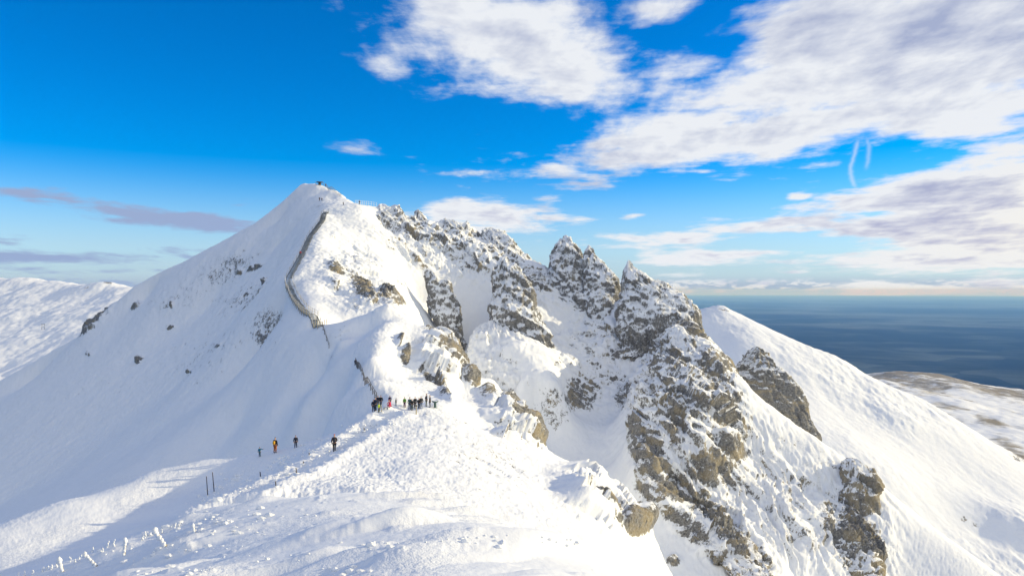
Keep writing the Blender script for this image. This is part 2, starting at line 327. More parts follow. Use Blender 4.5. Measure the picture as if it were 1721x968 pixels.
ROUGHP = [(760,420,160,60,-15,.8,215,250),(900,480,120,60,-25,.6,200,250),(1000,600,130,120,0,.62,150,230),(1150,680,110,150,0,1.0,135,200),(1180,880,160,50,-42,1.0,110,160),(1400,850,130,130,-20,.45,120,180),(1300,780,150,90,-35,.45,130,185),
 (600,470,90,70,-40,.6,130,225),(680,430,60,90,-40,.4,180,240),(740,600,60,60,-45,.8,100,145),(860,710,70,50,-45,.9,90,130),(1000,840,90,60,-40,.7,66,110),(820,770,180,90,-40,.22,55,115),(850,600,90,60,0,.4,160,205),(165,535,50,14,47,.7,260,312),(300,550,180,120,20,.22,170,300),(950,900,150,80,-40,.2,50,90)]
def paint(LST, x, y, z):
    u = CU + F*x/np.maximum(y, 1); v = CV - F*z/np.maximum(y, 1); o = np.zeros_like(x)
    for (cu, cv, ru, rv, a, am, d0, d1) in LST:
        near = (np.abs(u-cu) < 2.2*max(ru, rv)) & (np.abs(v-cv) < 2.2*max(ru, rv)) & (y > d0) & (y < d1)
        if not near.any(): continue
        c, s = math.cos(R(a)), math.sin(R(a)); dx = u[near]-cu; dy = -(v[near]-cv)
        p = (dx*c+dy*s)/ru; q = (-dx*s+dy*c)/rv
        o[near] = np.maximum(o[near], am*np.exp(-0.9*(p*p+q*q)**1.3))
    return o

def grid_mesh(name, Px, Py, Pz, mat, attrs=None, smooth=True, parent=None):
    ny, nx = Px.shape; n = nx*ny
    me = bpy.data.meshes.new(name)
    co = np.stack([Px, Py, Pz], -1).reshape(-1, 3).astype(np.float32)
    idx = np.arange(n, dtype=np.int32).reshape(ny, nx)
    q = np.stack([idx[:-1, :-1], idx[:-1, 1:], idx[1:, 1:], idx[1:, :-1]], -1).reshape(-1, 4)
    me.vertices.add(n); me.vertices.foreach_set('co', co.ravel())
    me.loops.add(q.size); me.loops.foreach_set('vertex_index', q.ravel())
    me.polygons.add(len(q)); me.polygons.foreach_set('loop_start', np.arange(0, q.size, 4, dtype=np.int32))
    me.polygons.foreach_set('loop_total', np.full(len(q), 4, np.int32))
    me.update(calc_edges=True)
    me.polygons.foreach_set('use_smooth', np.full(len(q), smooth))
    for k, a in (attrs or {}).items():
        at = me.attributes.new(k, 'FLOAT', 'POINT'); at.data.foreach_set('value', a.ravel().astype(np.float32))
    o = bpy.data.objects.new(name, me); C.objects.link(o); me.materials.append(mat)
    if parent: o.parent = parent
    return o
def normals(Px, Py, Pz):
    Pm = np.stack([Px, Py, Pz], -1)
    du = np.gradient(Pm, axis=1); dv = np.gradient(Pm, axis=0)
    n = np.cross(du, dv); n /= np.linalg.norm(n, axis=-1, keepdims=True)+1e-9
    return n

# ------------------------------------------------------------------ materials
def new_mat(name):
    m = bpy.data.materials.new(name); m.use_nodes = True; t = NT(m.node_tree)
    b = t.n['Principled BSDF']; return m, t, b
def snow_rock(name, scale=1.0, tan=0.35, use_attr=True, bias=0.0, dip=(0, 0, 0), aniso=(1, 1, 1), orange=False, snowy=0.0):
    """rime-plastered rock: snow lies on what faces up, bare rock shows on steep faces and where 'rock' says so"""
    m, t, b = new_mat(name)
    geo = t.new('ShaderNodeNewGeometry'); pos = geo.outputs['Position']
    sep = t.new('ShaderNodeSeparateXYZ'); t.l.new(geo.outputs['Normal'], sep.inputs[0]); nz = sep.outputs[2]
    pv = t.mapping(pos, scale=aniso, rot=dip)
    nA = t.noise(pv, 0.22*scale, 6, 0.62, 0.3)
    nB = t.noise(pv, 1.1*scale, 7, 0.68, 0.2)
    nC = t.noise(t.mapping(pos, scale=(1,1,.45)), 3.2*scale, 6, 0.72)
    at = t.new('ShaderNodeAttribute', attribute_name='rock'); ra = at.outputs['Fac']
    steep = t.ss(nz, 0.80, 0.25)
    nz_mix = t.m('ADD', t.m('MULTIPLY', t.m('SUBTRACT', nA, 0.5), 0.8), t.m('ADD', t.m('MULTIPLY', t.m('SUBTRACT', nB, 0.5), 1.2), t.m('MULTIPLY', t.m('SUBTRACT', nC, 0.5), 1.0)))
    if use_attr:
        v = t.m('ADD', t.m('MULTIPLY', ra, 0.78), t.m('ADD', t.m('MULTIPLY', steep, t.m('ADD', 0.12, t.m('MULTIPLY', t.m('MINIMUM', ra, 0.7), 0.75))), t.m('MULTIPLY', nz_mix, t.ss(ra, 0.02, 0.25, 0.25, 0.95))))
    else:
        v = t.m('ADD', 0.33 + bias, t.m('ADD', t.m('ADD', t.m('MULTIPLY', t.ss(nz, 0.85, 0.0), 0.50), t.m('MULTIPLY', sep.outputs[0], 0.10)), t.m('MULTIPLY', nz_mix, 1.15)))
    frost = t.noise(t.mapping(pos, scale=(1, 1, .5)), 7.0, 4, 0.7)
    rf = t.m('MULTIPLY', t.ss(v, 0.52, 0.68), t.ss(frost, 0.38, 0.70, 0.98, 0.70))
    c1 = t.noise(pv, 0.35, 4, 0.6); c2 = t.noise(pos, 2.4, 5, 0.7)
    rock = t.mix(t.ss(c2, 0.35, 0.65), (0.036, 0.035, 0.038, 1), (0.23, 0.22, 0.20, 1))
    tanc = (0.34, 0.19, 0.07, 1) if orange else (0.27, 0.215, 0.115, 1)
    rock = t.mix(t.m('MULTIPLY', t.ss(c1, 0.62-tan*0.35, 0.72-tan*0.25), 0.8), rock, tanc)
    sn = t.noise(pos, 0.6, 3, 0.5)
    snow = t.mix(sn, (0.82, 0.85, 0.89, 1), (0.89, 0.90, 0.91, 1))
    t.l.new(t.mix(rf, snow, rock), b.inputs['Base Color'])
    b.inputs['Roughness'].default_value = 0.75
    t.put(b.inputs['Specular IOR Level'], t.m('MULTIPLY', rf, 0.25))
    # small relief: rime tufts on the snow, cracks in the rock, the snow standing proud of the rock
    f1 = t.noise(pos, 4.5, 5, 0.7); f2 = t.noise(pos, 1.4*scale, 5, 0.65)
    patch_ = t.ss(t.noise(t.mapping(pos, scale=(1, .6, 1), rot=(0, 0, .5)), 0.13, 3, 0.6), 0.40, 0.62, 0.15, 1.0)
    patch_ = t.m('MAXIMUM', patch_, rf)
    h = t.m('ADD', t.m('MULTIPLY', t.m('ADD', t.m('MULTIPLY', f1, 0.06), t.m('MULTIPLY', f2, 0.13)), patch_), t.m('MULTIPLY', rf, -0.16))
    hr = t.m('MULTIPLY', t.m('MULTIPLY', nB, rf), 0.45)
    bu = t.new('ShaderNodeBump'); bu.inputs['Strength'].default_value = 0.8; bu.inputs['Distance'].default_value = 1.0
    t.l.new(t.m('ADD', h, hr), bu.inputs['Height']); t.l.new(bu.outputs[0], b.inputs['Normal'])
    return m
M_terrain = snow_rock('snow_and_rock', 1.15, 0.42, True)
M_rock = snow_rock('rime_rock', 2.1, 0.12, False, aniso=(1, 1, 0.45), bias=.03)
M_rock_dark = snow_rock('dark_slab_rock', 1.2, 0.30, False, bias=0.22, aniso=(0.25, 1, 1.3), dip=(0, R(40), 0))
M_rock_tan = snow_rock('tan_rock', 1.1, 0.75, False, bias=0.16, aniso=(1, 1, 0.4))
M_rock_rib = snow_rock('frosted_rib_rock', 1.5, 0.42, False, bias=0.03, aniso=(1, 1, 0.35))
M_rock_orange = snow_rock('orange_rock', 1.5, 1.0, False, bias=0.12, orange=True)
M_dome = snow_rock('snowy_rock', 1.0, 0.4, False, bias=-0.30)

# ------------------------------------------------------------------ terrain mesh
def build_terrain():
    y = [3.0]
    while y[-1] < 432:
        d = y[-1]
        st = 0.0075*d if d < 45 else (0.34 if d < 100 else (0.34 if d < 245 else (0.9 if d < 300 else 3.0)))
        y.append(d + st*DRAFT)
    ys = np.array(y, np.float32)
    ts = np.linspace(-0.82, 0.86, int(1450/DRAFT)).astype(np.float32)
    Tt, Yy = np.meshgrid(ts, ys); Xx = Tt*Yy
    Z0 = Hs(Xx.ravel(), Yy.ravel()).reshape(Xx.shape)
    Nn = normals(Xx, Yy, Z0)
    x, yv, z = Xx.ravel(), Yy.ravel(), Z0.ravel()
    rock = np.maximum(paint(ROCKP, x, yv, z), 0.36*paint(ROUGHP, x, yv, z)); rough = np.maximum(paint(ROUGHP, x, yv, z), np.clip(rock, 0, 1)*0.8)
    # crags: displaced along the surface normal, blocky cells plus ridged streaks down the dip
    disp = np.zeros_like(x)
    m = rough > 0.03
    xm, ym, zm = x[m], yv[m], z[m]
    wx = fbm(xm*.07, ym*.07, zm*.07, 3)*4; 
    wx = wx*.4
    big = fbm(xm*.06+3, ym*.06, zm*.06, 3, ridged=True)
    # streaks following the slope (rotated frame: dip to the lower right)
    cs, sn_ = math.cos(R(50)), math.sin(R(50))
    pa = xm*cs - zm*sn_; pb = xm*sn_ + zm*cs
    st_ = fbm(pa*.07, pb*.35, ym*.25, 4, ridged=True)
    fine = fbm(xm*.5, ym*.5, zm*.18, 4, ridged=True)
    fa = facets((pb+wx)*.22, (ym-wx)*.2, (pa+wx)*.06); fb = facets((pb-wx)*.62, (ym+wx)*.55, (pa+wx)*.15, 3.)
    rib = fbm((xm+zm*.3)*.42, ym*.42, zm*.05, 4, .6, ridged=True)
    disp[m] = rough[m]*((fa*1.9 + fb*.9 + rib*.9)*sstep(rough[m], .22, .7) + big*1.2 + st_*1.0*sstep(rough[m], .3, .7) + fine*0.5)*1.05
    # open snow: broad undulation, wind ripples, rime pocks
    near = 1/(1+(yv/45)**2)
    und = fbm(x*.05, yv*.05, 0*x, 3)*0.55*sstep(yv, 20, 90) + fbm(x*.22, yv*.22, 0*x+4, 3)*0.20*sstep(yv, 8, 60)
    ripx = x*.9+yv*.35; ripy = yv*.9 - x*.35
    rip = fbm(ripx*0.55, ripy*1.7, 0*x, 5, 0.55)
    chunk = fbm(x*1.1, yv*1.1, 0*x+8, 2)
    knoll = sstep(-yv, -40, -28)
    disp += und + knoll*(rip*0.055 + np.maximum(rip-0.10, 0)*0.32*sstep(chunk, 0, .5)
         + fbm(x*.16+3, yv*.16, 0*x, 2)*0.30 + np.maximum(fbm(ripx*.16+9, ripy*.75, 0*x, 3, .5), 0)**1.0*1.1*sstep(fbm(x*.2, yv*.2, 0*x+5, 2), -.15, .35))
    mid = sstep(yv, 34, 44)*(1-sstep(yv, 150, 200))*(1-np.clip(rough, 0, 1))
    pock = fbm(x*1.4, yv*1.4, z*1.4, 3, 0.6, ridged=True)
    disp += mid*pock*0.10*(x > -25) + mid*pock*0.05
    far = sstep(yv, 130, 190)
    disp += far*(fbm(x*.30, yv*.30, z*.30, 3, 0.5)*0.22 + fbm(x*1.1, yv*1.1, z*.8, 2, 0.6)*0.16)
    # fluted snow and rock ribs down the right-hand face
    fp = paint([(1310,860,150,90,-10,1.0,118,170),(1170,800,60,60,0,1.0,128,160),(1430,910,70,80,0,1.0,118,165),(1250,740,80,60,-20,.6,140,170)], x, yv, z)
    mf = fp > .03; xf, yf, zf = x[mf], yv[mf], z[mf]
    wv = fbm(xf*.12, yf*.12, zf*.12, 3)*3
    flt = fbm((xf+.35*zf+wv)*.42, yf*.12, zf*.06, 4, .6, ridged=True)
    disp[mf] += fp[mf]*flt*2.3
    rock[mf] = np.maximum(rock[mf], fp[mf]*np.clip(.39-flt*.62, 0, .8))
    # trodden path: a shallow trench with broken edges
    pl = np.array(dens_line(LINES[1], 3)); pd = np.full(x.shape, 99., np.float32)
    sel = (yv > 36) & (yv < 100) & (np.abs(x) < 60)
    for q in pl: pd[sel] = np.minimum(pd[sel], np.hypot(x[sel]-q[0], yv[sel]-q[1]))
    tread = fbm(x*1.8, yv*1.8, 0*x+2, 3, 0.6)
    disp += -0.60*np.exp(-(pd/1.1)**2) + 0.32*np.exp(-((pd-2.4)/0.9)**2) + np.exp(-(pd/7)**2)*tread*0.09
    disp = disp.reshape(Xx.shape)
    disp *= sstep(Yy, 3, 6)
    Px = Xx+Nn[..., 0]*disp; Py = Yy+Nn[..., 1]*disp; Pz = Z0+Nn[..., 2]*disp
    o = grid_mesh('mountain', Px, Py, Pz, M_terrain, {'rock': rock})
    o['kind'] = 'structure'; o['label'] = 'snow covered mountain ridge with rocky crest and trodden path'
    return o
build_terrain()
print("terrain", round(time.time()-T0, 1))

# ------------------------------------------------------------------ surrounding land
def patch(name, pts, x0, x1, y0, y1, step, mat, rough_fn=None, polar=True, eps=10, label=None, attrs=None):
    c = np.array(pts); mo = rbf_fit(c, eps)
    ys = np.geomspace(y0, y1, int(step)); ts = np.linspace(x0, x1, int(step*1.2))
    Tt, Yy = np.meshgrid(ts, ys); Xx = (Tt*Yy).astype(np.float32); Yy = Yy.astype(np.float32)
    Z = rbf_eval(mo, Xx.ravel(), Yy.ravel()).reshape(Xx.shape)
    if rough_fn is not None: Z = Z + rough_fn(Xx, Yy, Z)
    at = {'rock': attrs(Xx, Yy, Z)} if attrs else {'rock': np.zeros_like(Z)}
    o = grid_mesh(name, Xx, Yy, Z, mat, at); o['kind'] = 'structure'
    if label: o['label'] = label
    return o
def dl(L, s=30): return dens_line(L, s)
def back(L, b, dr): return [[x*(1+b/y), y+b, z-dr] for x, y, z in dens_line(L, 40)]
M_far = snow_rock('far_snow', 0.5, 0.5, True)
FR = [(1080,560,540),(1180,524,512),(1200,518,505),(1216,518,500),(1232,526,494),(1300,558,480),(1400,603,462),(1480,642,446),(1580,692,430),(1721,776,410),(1900,884,390),(2300,1120,370)]
frp = dl(FR, 20)+back(FR, 60, 30)+back(FR, 250, 170)+[list(P(*p)) for p in [(1180,600,455),(1260,640,420),(1300,720,368),(1400,740,366),(1500,800,346),(1400,850,318),(1550,860,333),(1650,900,328),
   (1640,820,362),(1560,760,382),(1450,700,402),(1350,640,424),(1250,580,450),(1721,880,330),(1721,1000,292),(1620,990,290),(1500,960,284),(1850,1050,290),(2000,1100,270),(1200,800,280),(1000,800,300),(1000,600,450),(1300,1000,240)]]
def fr_rough(x, y, z):
    a = fbm(x*.10+z*.05, y*.03, z*.02, 5, .6, ridged=True)*1.0 + fbm(x*.3, y*.3, z*.1, 4, .6)*0.6 + fbm((x+z)*.035, y*.02, z*.03, 4, .6, ridged=True)*1.6 + fbm(x*.02, y*.02, 0*x, 3)*3.0
    return a*sstep(y, 200, 260)*(.35+.9*sstep(fbm(x*.012, y*.012, 0*x+3, 3), -.25, .3))
def fr_rock(x, y, z):
    return paint([(1216,521,16,4,-10,.8,470,530),(1330,576,14,3,-10,.5,450,500),(1620,872,14,9,-10,.75,250,350),(1640,880,12,8,-10,.7,250,350),(1712,765,20,12,-30,.8,350,440),(1680,742,16,6,-20,.6,380,450),(1560,770,20,4,-20,.3,300,430),(1450,690,160,40,-28,.16,300,470),(1550,830,50,14,-40,.35,250,350)], x.ravel(), y.ravel(), z.ravel()).reshape(x.shape)
patch('snow_ridge', frp, 0.10, 1.0, 235, 760, 620, M_far, fr_rough, label='long smooth snowy ridge falling to the right behind the rocks', attrs=fr_rock)
FL = [(-500,500,1350),(-200,480,1300),(0,468,1250),(90,471,1210),(140,478,1170),(165,476,1150),(185,474,1130),(215,482,1100),(300,500,1060),(420,520,1000)]
flp = dl(FL, 40)+back(FL, 120, 30)+back(FL, 500, 330)+[list(P(*p)) for p in [(-200,560,1050),(0,492,1170),(0,560,950),(100,540,960),(150,500,1080),(0,640,760),(100,620,780),(150,560,880),(60,600,830),(200,540,930),(-300,700,700),(0,720,620),(250,640,700),(100,720,600),(100,490,1140)]]
patch('snow_hill', flp, -1.1, -0.25, 560, 1900, 420, M_far, lambda x, y, z: fbm(x*.012, y*.012, 0*x, 5, .55)*9+fbm(x*.06, y*.06, 0*x, 4, .6)*1.6, label='distant rounded snowy hill with a sunlit top at the left',
      attrs=lambda x, y, z: paint([(180,474,12,4,-10,1.0,900,1300),(145,484,10,3,20,.7,900,1300),(30,540,90,10,20,.2,600,1100)], x.ravel(), y.ravel(), z.ravel()).reshape(x.shape))
# middle distance: high snow-dusted plateau falling to the plain
m, t, b = new_mat('moorland'); M_moor = m
geo = t.new('ShaderNodeNewGeometry'); pos = geo.outputs['Position']
a1 = t.noise(t.mapping(pos, scale=(1, 1, 2)), 0.004, 8, 0.65, 0.4); a2 = t.noise(pos, 0.03, 6, 0.7)
sepz = t.new('ShaderNodeSeparateXYZ'); t.l.new(pos, sepz.inputs[0])
dist = t.ss(sepz.outputs[1], 1100, 2300)
mra = t.new('ShaderNodeAttribute', attribute_name='rock').outputs['Fac']
f = t.ss(t.m('ADD', t.m('ADD', t.m('ADD', a1, t.m('MULTIPLY', mra, .25)), t.m('MULTIPLY', t.m('SUBTRACT', a2, .5), .5)), t.m('MULTIPLY', dist, 0.10)), 0.50, 0.70)
t.l.new(t.mix(f, (0.80, 0.82, 0.85, 1), (0.30, 0.27, 0.22, 1)), b.inputs['Base Color']); b.inputs['Roughness'].default_value = 1.0; b.inputs['Specular IOR Level'].default_value = 0.0
NH = [(1380,640,1350),(1480,640,1350),(1570,664,1320),(1640,672,1300),(1721,684,1280),(1900,700,1250),(2400,760,1200)]
nhp = dl(NH, 60)+back(NH, 200, 40)+back(NH, 600, 300)+[list(P(*p)) for p in [(1500,700,1000),(1640,720,950),(1721,730,900),(1721,790,650),(1640,760,700),(1900,800,700),(2300,900,650),(1500,760,650),(1721,700,1120),(1300,760,650)]]
patch('near_hill', nhp, 0.3, 1.3, 620, 1950, 300, M_moor, lambda x, y, z: fbm(x*.006, y*.006, 0*x, 5, .55)*16+fbm(x*.03, y*.03, 0*x, 4, .6)*3, label='snowy lower hill beyond the right ridge', attrs=lambda x, y, z: paint([(1700,755,40,16,-30,1.0,500,1000),(1660,705,30,8,-20,.8,700,1200),(1600,685,40,5,-8,.5,900,1400)], x.ravel(), y.ravel(), z.ravel()).reshape(x.shape))
FH = [(1250,640,2900),(1400,630,2850),(1480,626,2800),(1530,625,2750),(1580,630,2700),(1640,645,2650),(1721,656,2600),(1850,668,2500),(2300,700,2400)]
fhp = dl(FH, 120)+back(FH, 500, 120)+back(FH, 1500, 600)+[list(P(*p)) for p in [(1500,650,2300),(1640,662,2250),(1721,676,2200),(1500,700,1900),(1721,720,1800),(2000,760,1800),(1300,700,1900)]]
patch('far_hill', fhp, 0.25, 1.3, 1700, 4600, 300, M_moor, lambda x, y, z: fbm(x*.003, y*.003, 0*x, 5, .55)*26+fbm(x*.015, y*.015, 0*x, 4, .6)*4, label='brown moorland plateau dusted with snow beyond the ridge')
# the plain
m, t, b = new_mat('plain'); M_plain = m
geo = t.new('ShaderNodeNewGeometry'); pos = geo.outputs['Position']
pm = t.mapping(pos, scale=(0.0001, 0.0001, 0.0001))
a1 = t.noise(pm, 0.9, 5, 0.55, 0.5); a2 = t.noise(t.mapping(pm, loc=(4, 2, 0)), 5.0, 6, 0.65, 0.3)
vor = t.new('ShaderNodeTexVoronoi'); vor.inputs['Scale'].default_value = 11; t.l.new(pm, vor.inputs['Vector']); vs = t.new('ShaderNodeSeparateColor'); t.l.new(vor.outputs['Color'], vs.inputs[0])
field = t.ss(t.m('ADD', t.m('MULTIPLY', vs.outputs[0], 0.10), t.m('ADD', t.m('MULTIPLY', a1, 0.9), t.m('MULTIPLY', a2, 0.35))), 0.58, 0.82)
c = t.mix(field, (0.004, 0.010, 0.018, 1), (0.10, 0.125, 0.125, 1))
t.l.new(c, b.inputs['Base Color']); b.inputs['Roughness'].default_value = 1.0; b.inputs['Specular IOR Level'].default_value = 0.0
def rings():
    rad = np.concatenate([np.linspace(0, 2000, 4), np.geomspace(2600, 160000, 64)]); th = np.linspace(0, 2*np.pi, 181)
    Rr, Th = np.meshgrid(rad, th, indexing='ij'); x = Rr*np.sin(Th); y = Rr*np.cos(Th)
    z = -1150 + fbm(x*.00012, y*.00012, 0*x, 4)*110*sstep(Rr, 4000, 9000)*(1-sstep(Rr, 50000, 100000))
    return x.astype(np.float32), y.astype(np.float32), z.astype(np.float32)
x, y, z = rings(); o = grid_mesh('plain', x[:, ::-1], y[:, ::-1], z[:, ::-1], M_plain); o['kind'] = 'structure'; o['label'] = 'dark blue lowland plain with fields reaching the horizon'
# air
hx = 165000
bm = bmesh.new(); bmesh.ops.create_cube(bm, size=1)
for v_ in bm.verts: v_.co = Vector((v_.co.x*2*hx, v_.co.y*2*hx, -1350 if v_.co.z < 0 else 75))
me = bpy.data.meshes.new('haze'); bm.to_mesh(me); bm.free(); hz_o = bpy.data.objects.new('haze', me); C.objects.link(hz_o); hz_o['kind'] = 'stuff'; hz_o['label'] = 'blue distance haze over the plain'
hm = bpy.data.materials.new('haze'); hm.use_nodes = True; t = NT(hm.node_tree); t.n.clear()
pv = t.new('ShaderNodeVolumePrincipled'); pv.inputs['Color'].default_value = (0.20, 0.46, 1.0, 1); pv.inputs['Absorption Color'].default_value = (1, 1, 1, 1); pv.inputs['Density'].default_value = 2.6e-5; pv.inputs['Anisotropy'].default_value = 0.0
oo = t.new('ShaderNodeOutputMaterial'); t.l.new(pv.outputs[0], oo.inputs['Volume']); me.materials.append(hm)
print("land", round(time.time()-T0, 1))

# ------------------------------------------------------------------ free-standing rocks
def put(o, label=None, cat=None, group=None, kind=None):
    if label: o['label'] = label
    if cat: o['category'] = cat
    if group: o['group'] = group
    if kind: o['kind'] = kind
    return o
def loft(rows, d0, d1, thick, amp, fluted=0.0, cell=0.22, seed=0, res=0.36):
    """a craggy closed body from widths measured at several heights"""
    rows = sorted(rows); vs_ = np.array([r[0] for r in rows], float)
    d_of = lambda v: d0 + (d1-d0)*(v-vs_[0])/(vs_[-1]-vs_[0])
    H = (vs_[-1]-vs_[0])/F*d0; nv = max(24, int(H/res))
    v = np.linspace(vs_[0], vs_[-1], nv); d = d_of(v)
    uL = np.interp(v, vs_, [r[1] for r in rows]); uR = np.interp(v, vs_, [r[2] for r in rows])
    k = np.array([.25, .5, .25])
    for _ in range(3):
        uL[1:-1] = np.convolve(uL, k, 'valid'); uR[1:-1] = np.convolve(uR, k, 'valid')
    cx = ((uL+uR)/2-CU)/F*d; hw = (uR-uL)/2/F*d; z = (CV-v)/F*d
    mw = hw.max(); hw = hw*1.06
    na = int(np.clip(2*math.pi*mw*(1+thick)/2/res, 48, 420)); a = np.linspace(0, 2*np.pi, na+1)
    A, HW = np.meshgrid(a, hw); CX = cx[:, None]; DD = d[:, None]; ZZ = np.repeat(z[:, None], na+1, 1)
    ca, sa = np.cos(A), np.sin(A); e = 2.2; r = (np.abs(ca)**e+np.abs(sa)**e)**(-1/e)
    X = CX + HW*r*ca; Y = DD + np.maximum(HW, 0.5*mw*sstep(ZZ*-1, -z.max(), -z.max()+3))*thick*r*sa + (HW.max()*thick*0.5); Z = ZZ+0*X
    n = normals(X, Y, Z)
    if ((n[..., 0]*ca).mean()) < 0: n = -n
    s = seed*13.7
    w = fbm(X*.1+s, Y*.1, Z*.1, 3)*3
    q = (X*.5-Z*.87, X*.87+Z*.5)      # long axis of the blocks leans with the beds
    w = w*.35
    fa = facets((q[1]+w)*cell*1.1, (Y-w)*cell, (q[0]+w)*cell*.22, s); fb = facets((q[1]-w)*cell*2.9, (Y+w)*cell*2.6, (q[0]+w)*cell*.55, s+5)
    big = fbm(X*.12+s, Y*.12, Z*.05, 3, ridged=True); fl = fbm((X+Z*.28)*.62+s, Y*.62, Z*.05, 4, .6, ridged=True)
    fi = fbm(X*.5+s, Y*.5, Z*.11, 5, .62, ridged=True)
    pit = fbm(X*1.1+s, Y*1.1, Z*.5, 3, .6)
    D = amp*(fa*1.35 + fb*.5 + big*.45 + fi*.55 + pit*.30) + (fluted+.85)*fl*1.15
    D = D-D.mean()
    D = D*np.clip(HW/(0.45*mw+0.01), 0.15, 1)
    top = 1-sstep(np.linspace(0, 1, nv), 0, .35)[:, None]
    Z = Z + top*amp*(fbm(X*.45+s, Y*.3, Z*.1, 4, .6, ridged=True)-.3)*(2.2 if H > 15 else .7)
    X = X+n[..., 0]*D; Y = Y+n[..., 1]*D; Z = Z+n[..., 2]*D
    for Q in (X, Y, Z): Q[:, -1] = Q[:, 0]
    # close the top
    X = np.vstack([np.full((1, na+1), X[0].mean()), X]); Y = np.vstack([np.full((1, na+1), Y[0].mean()), Y]); Z = np.vstack([np.full((1, na+1), Z[0].max()+0.2), Z])
    return X, Y, Z
def rock(name, label, cat, mat, lofts, group=None):
    parts = []
    for i, L in enumerate(lofts):
        X, Y, Z = loft(*L[0], **L[1]); parts.append((X[::-1], Y[::-1], Z[::-1]))
    me_all = []
    co = []; qs = []; off = 0
    for X, Y, Z in parts:
        ny, nx = X.shape; co.append(np.stack([X, Y, Z], -1).reshape(-1, 3)); idx = np.arange(ny*nx).reshape(ny, nx)+off
        qs.append(np.stack([idx[:-1, :-1], idx[:-1, 1:], idx[1:, 1:], idx[1:, :-1]], -1).reshape(-1, 4)); off += ny*nx
    co = np.concatenate(co).astype(np.float32); q = np.concatenate(qs).astype(np.int32)
    me = bpy.data.meshes.new(name); me.vertices.add(len(co)); me.vertices.foreach_set('co', co.ravel())
    me.loops.add(q.size); me.loops.foreach_set('vertex_index', q.ravel()); me.polygons.add(len(q))
    me.polygons.foreach_set('loop_start', np.arange(0, q.size, 4, dtype=np.int32)); me.polygons.foreach_set('loop_total', np.full(len(q), 4, np.int32))
    me.update(calc_edges=True)
    # merge the seams so shading runs round
    bm = bmesh.new(); bm.from_mesh(me); bmesh.ops.remove_doubles(bm, verts=bm.verts, dist=0.004); bmesh.ops.recalc_face_normals(bm, faces=bm.faces)
    for f_ in bm.faces: f_.smooth = True
    bm.to_mesh(me); bm.free()
    me.materials.append(mat); o = bpy.data.objects.new(name, me); C.objects.link(o)
    return put(o, label, cat, group)
def L_(rows, d0, d1, thick=0.7, amp=1.0, **k): return ((rows, d0, d1, thick, amp), k)
rock('rock_pinnacle', 'tallest jagged twin-horned rock pinnacle standing on the crest against the sky', 'rock', M_rock, [
  L_([(398,949,956),(404,944,961),(410,939,967),(418,933,975),(435,928,984),(456,924,992),(479,925,1003),(500,932,1012),(530,940,1018),(560,942,1018),(600,940,1008),(625,945,995)], 230, 206, .8, .9, seed=1),
  L_([(414,988,993),(422,985,999),(433,983,1007),(452,984,1023),(467,984,1039),(487,984,1039),(520,985,1042),(560,990,1042),(590,995,1030)], 224, 206, .7, .7, seed=2)])
rock('rock_wedge', 'wedge-shaped rock with one sharp tip and a long snowy slope falling right', 'rock', M_rock, [
  L_([(443,1057,1061),(450,1055,1068),(460,1051,1083),(471,1048,1100),(480,1050,1118),(490,1052,1137),(502,1050,1154),(513,1048,1170),(528,1046,1182),(551,1044,1179),(564,1046,1170),(580,1050,1125),(600,1046,1082)], 209, 196, .5, .75, seed=3)])
rock('rock_tower', 'broad leaning rock tower standing alone in the middle of the snowy bowl', 'rock', M_rock, [
  L_([(440,842,852),(448,835,860),(456,831,870),(463,830,881),(494,828,893),(517,819,899),(540,820,908),(563,842,921),(582,880,929),(603,912,933)], 203, 188, .6, .8, seed=4, fluted=.35)])
rock('rock_spire', 'slim dark rock spire left of the broad rock tower', 'rock', M_rock, [
  L_([(457,713,719),(468,713,742),(474,715,756),(502,719,764),(528,723,774),(548,738,777),(570,752,778),(600,760,774)], 205, 194, .55, .6, seed=5, fluted=.3)])
rock('rock_boulder', 'rounded crest boulder with a snow cap and dark foot, below the left skyline', 'rock', M_rock, [
  L_([(371,743,752),(380,737,780),(395,737,798),(415,726,803),(435,734,804),(452,750,797),(470,766,786)], 240, 228, .8, 1.1, seed=6)])
rock('crest_rock', 'flat-topped rock on the skyline between the snow-capped boulder and the twin-horned pinnacle', 'rock', M_rock, [
  L_([(388,814,834),(396,806,852),(410,803,866),(430,800,882),(450,803,898),(472,818,892)], 240, 228, .8, 1.0, seed=7),
  L_([(430,862,878),(442,852,900),(456,850,918),(476,862,926),(500,882,926)], 238, 226, .8, .8, seed=8)])
rock('crest_rock', 'pale rime-crusted peaked rock on the skyline left of the snow-capped boulder', 'rock', M_rock, [
  L_([(357,696,706),(368,691,716),(385,682,730),(410,675,738),(435,682,735)], 240, 230, .8, .9, seed=9)])
rock('crest_rock', 'knobbly white rock crest just right of the summit railing', 'rock', M_rock, [
  L_([(344,634,646),(352,624,660),(368,618,676),(392,624,690),(410,640,694)], 238, 230, .8, .8, seed=10),
  L_([(346,656,668),(356,650,676),(372,648,686),(390,650,690)], 238, 232, .8, .7, seed=11)])
rock('rock_slab', 'dark banded rock slab leaning behind the right snow face', 'rock', M_rock_dark, [
  L_([(590,1268,1282),(602,1258,1294),(616,1246,1306),(632,1236,1320),(650,1241,1338),(670,1255,1350),(690,1275,1362),(710,1300,1370),(730,1330,1378),(755,1350,1380)], 198, 188, .5, .8, seed=12)])
rock('rock_bluff', 'square brown rock bluff at the lower right end of the buttress', 'rock', M_rock_tan, [
  L_([(783,1428,1446),(794,1421,1464),(810,1419,1476),(830,1420,1483),(850,1425,1480),(875,1435,1477),(905,1446,1476),(940,1452,1482),(985,1452,1492)], 152, 141, .8, .8, seed=13)])
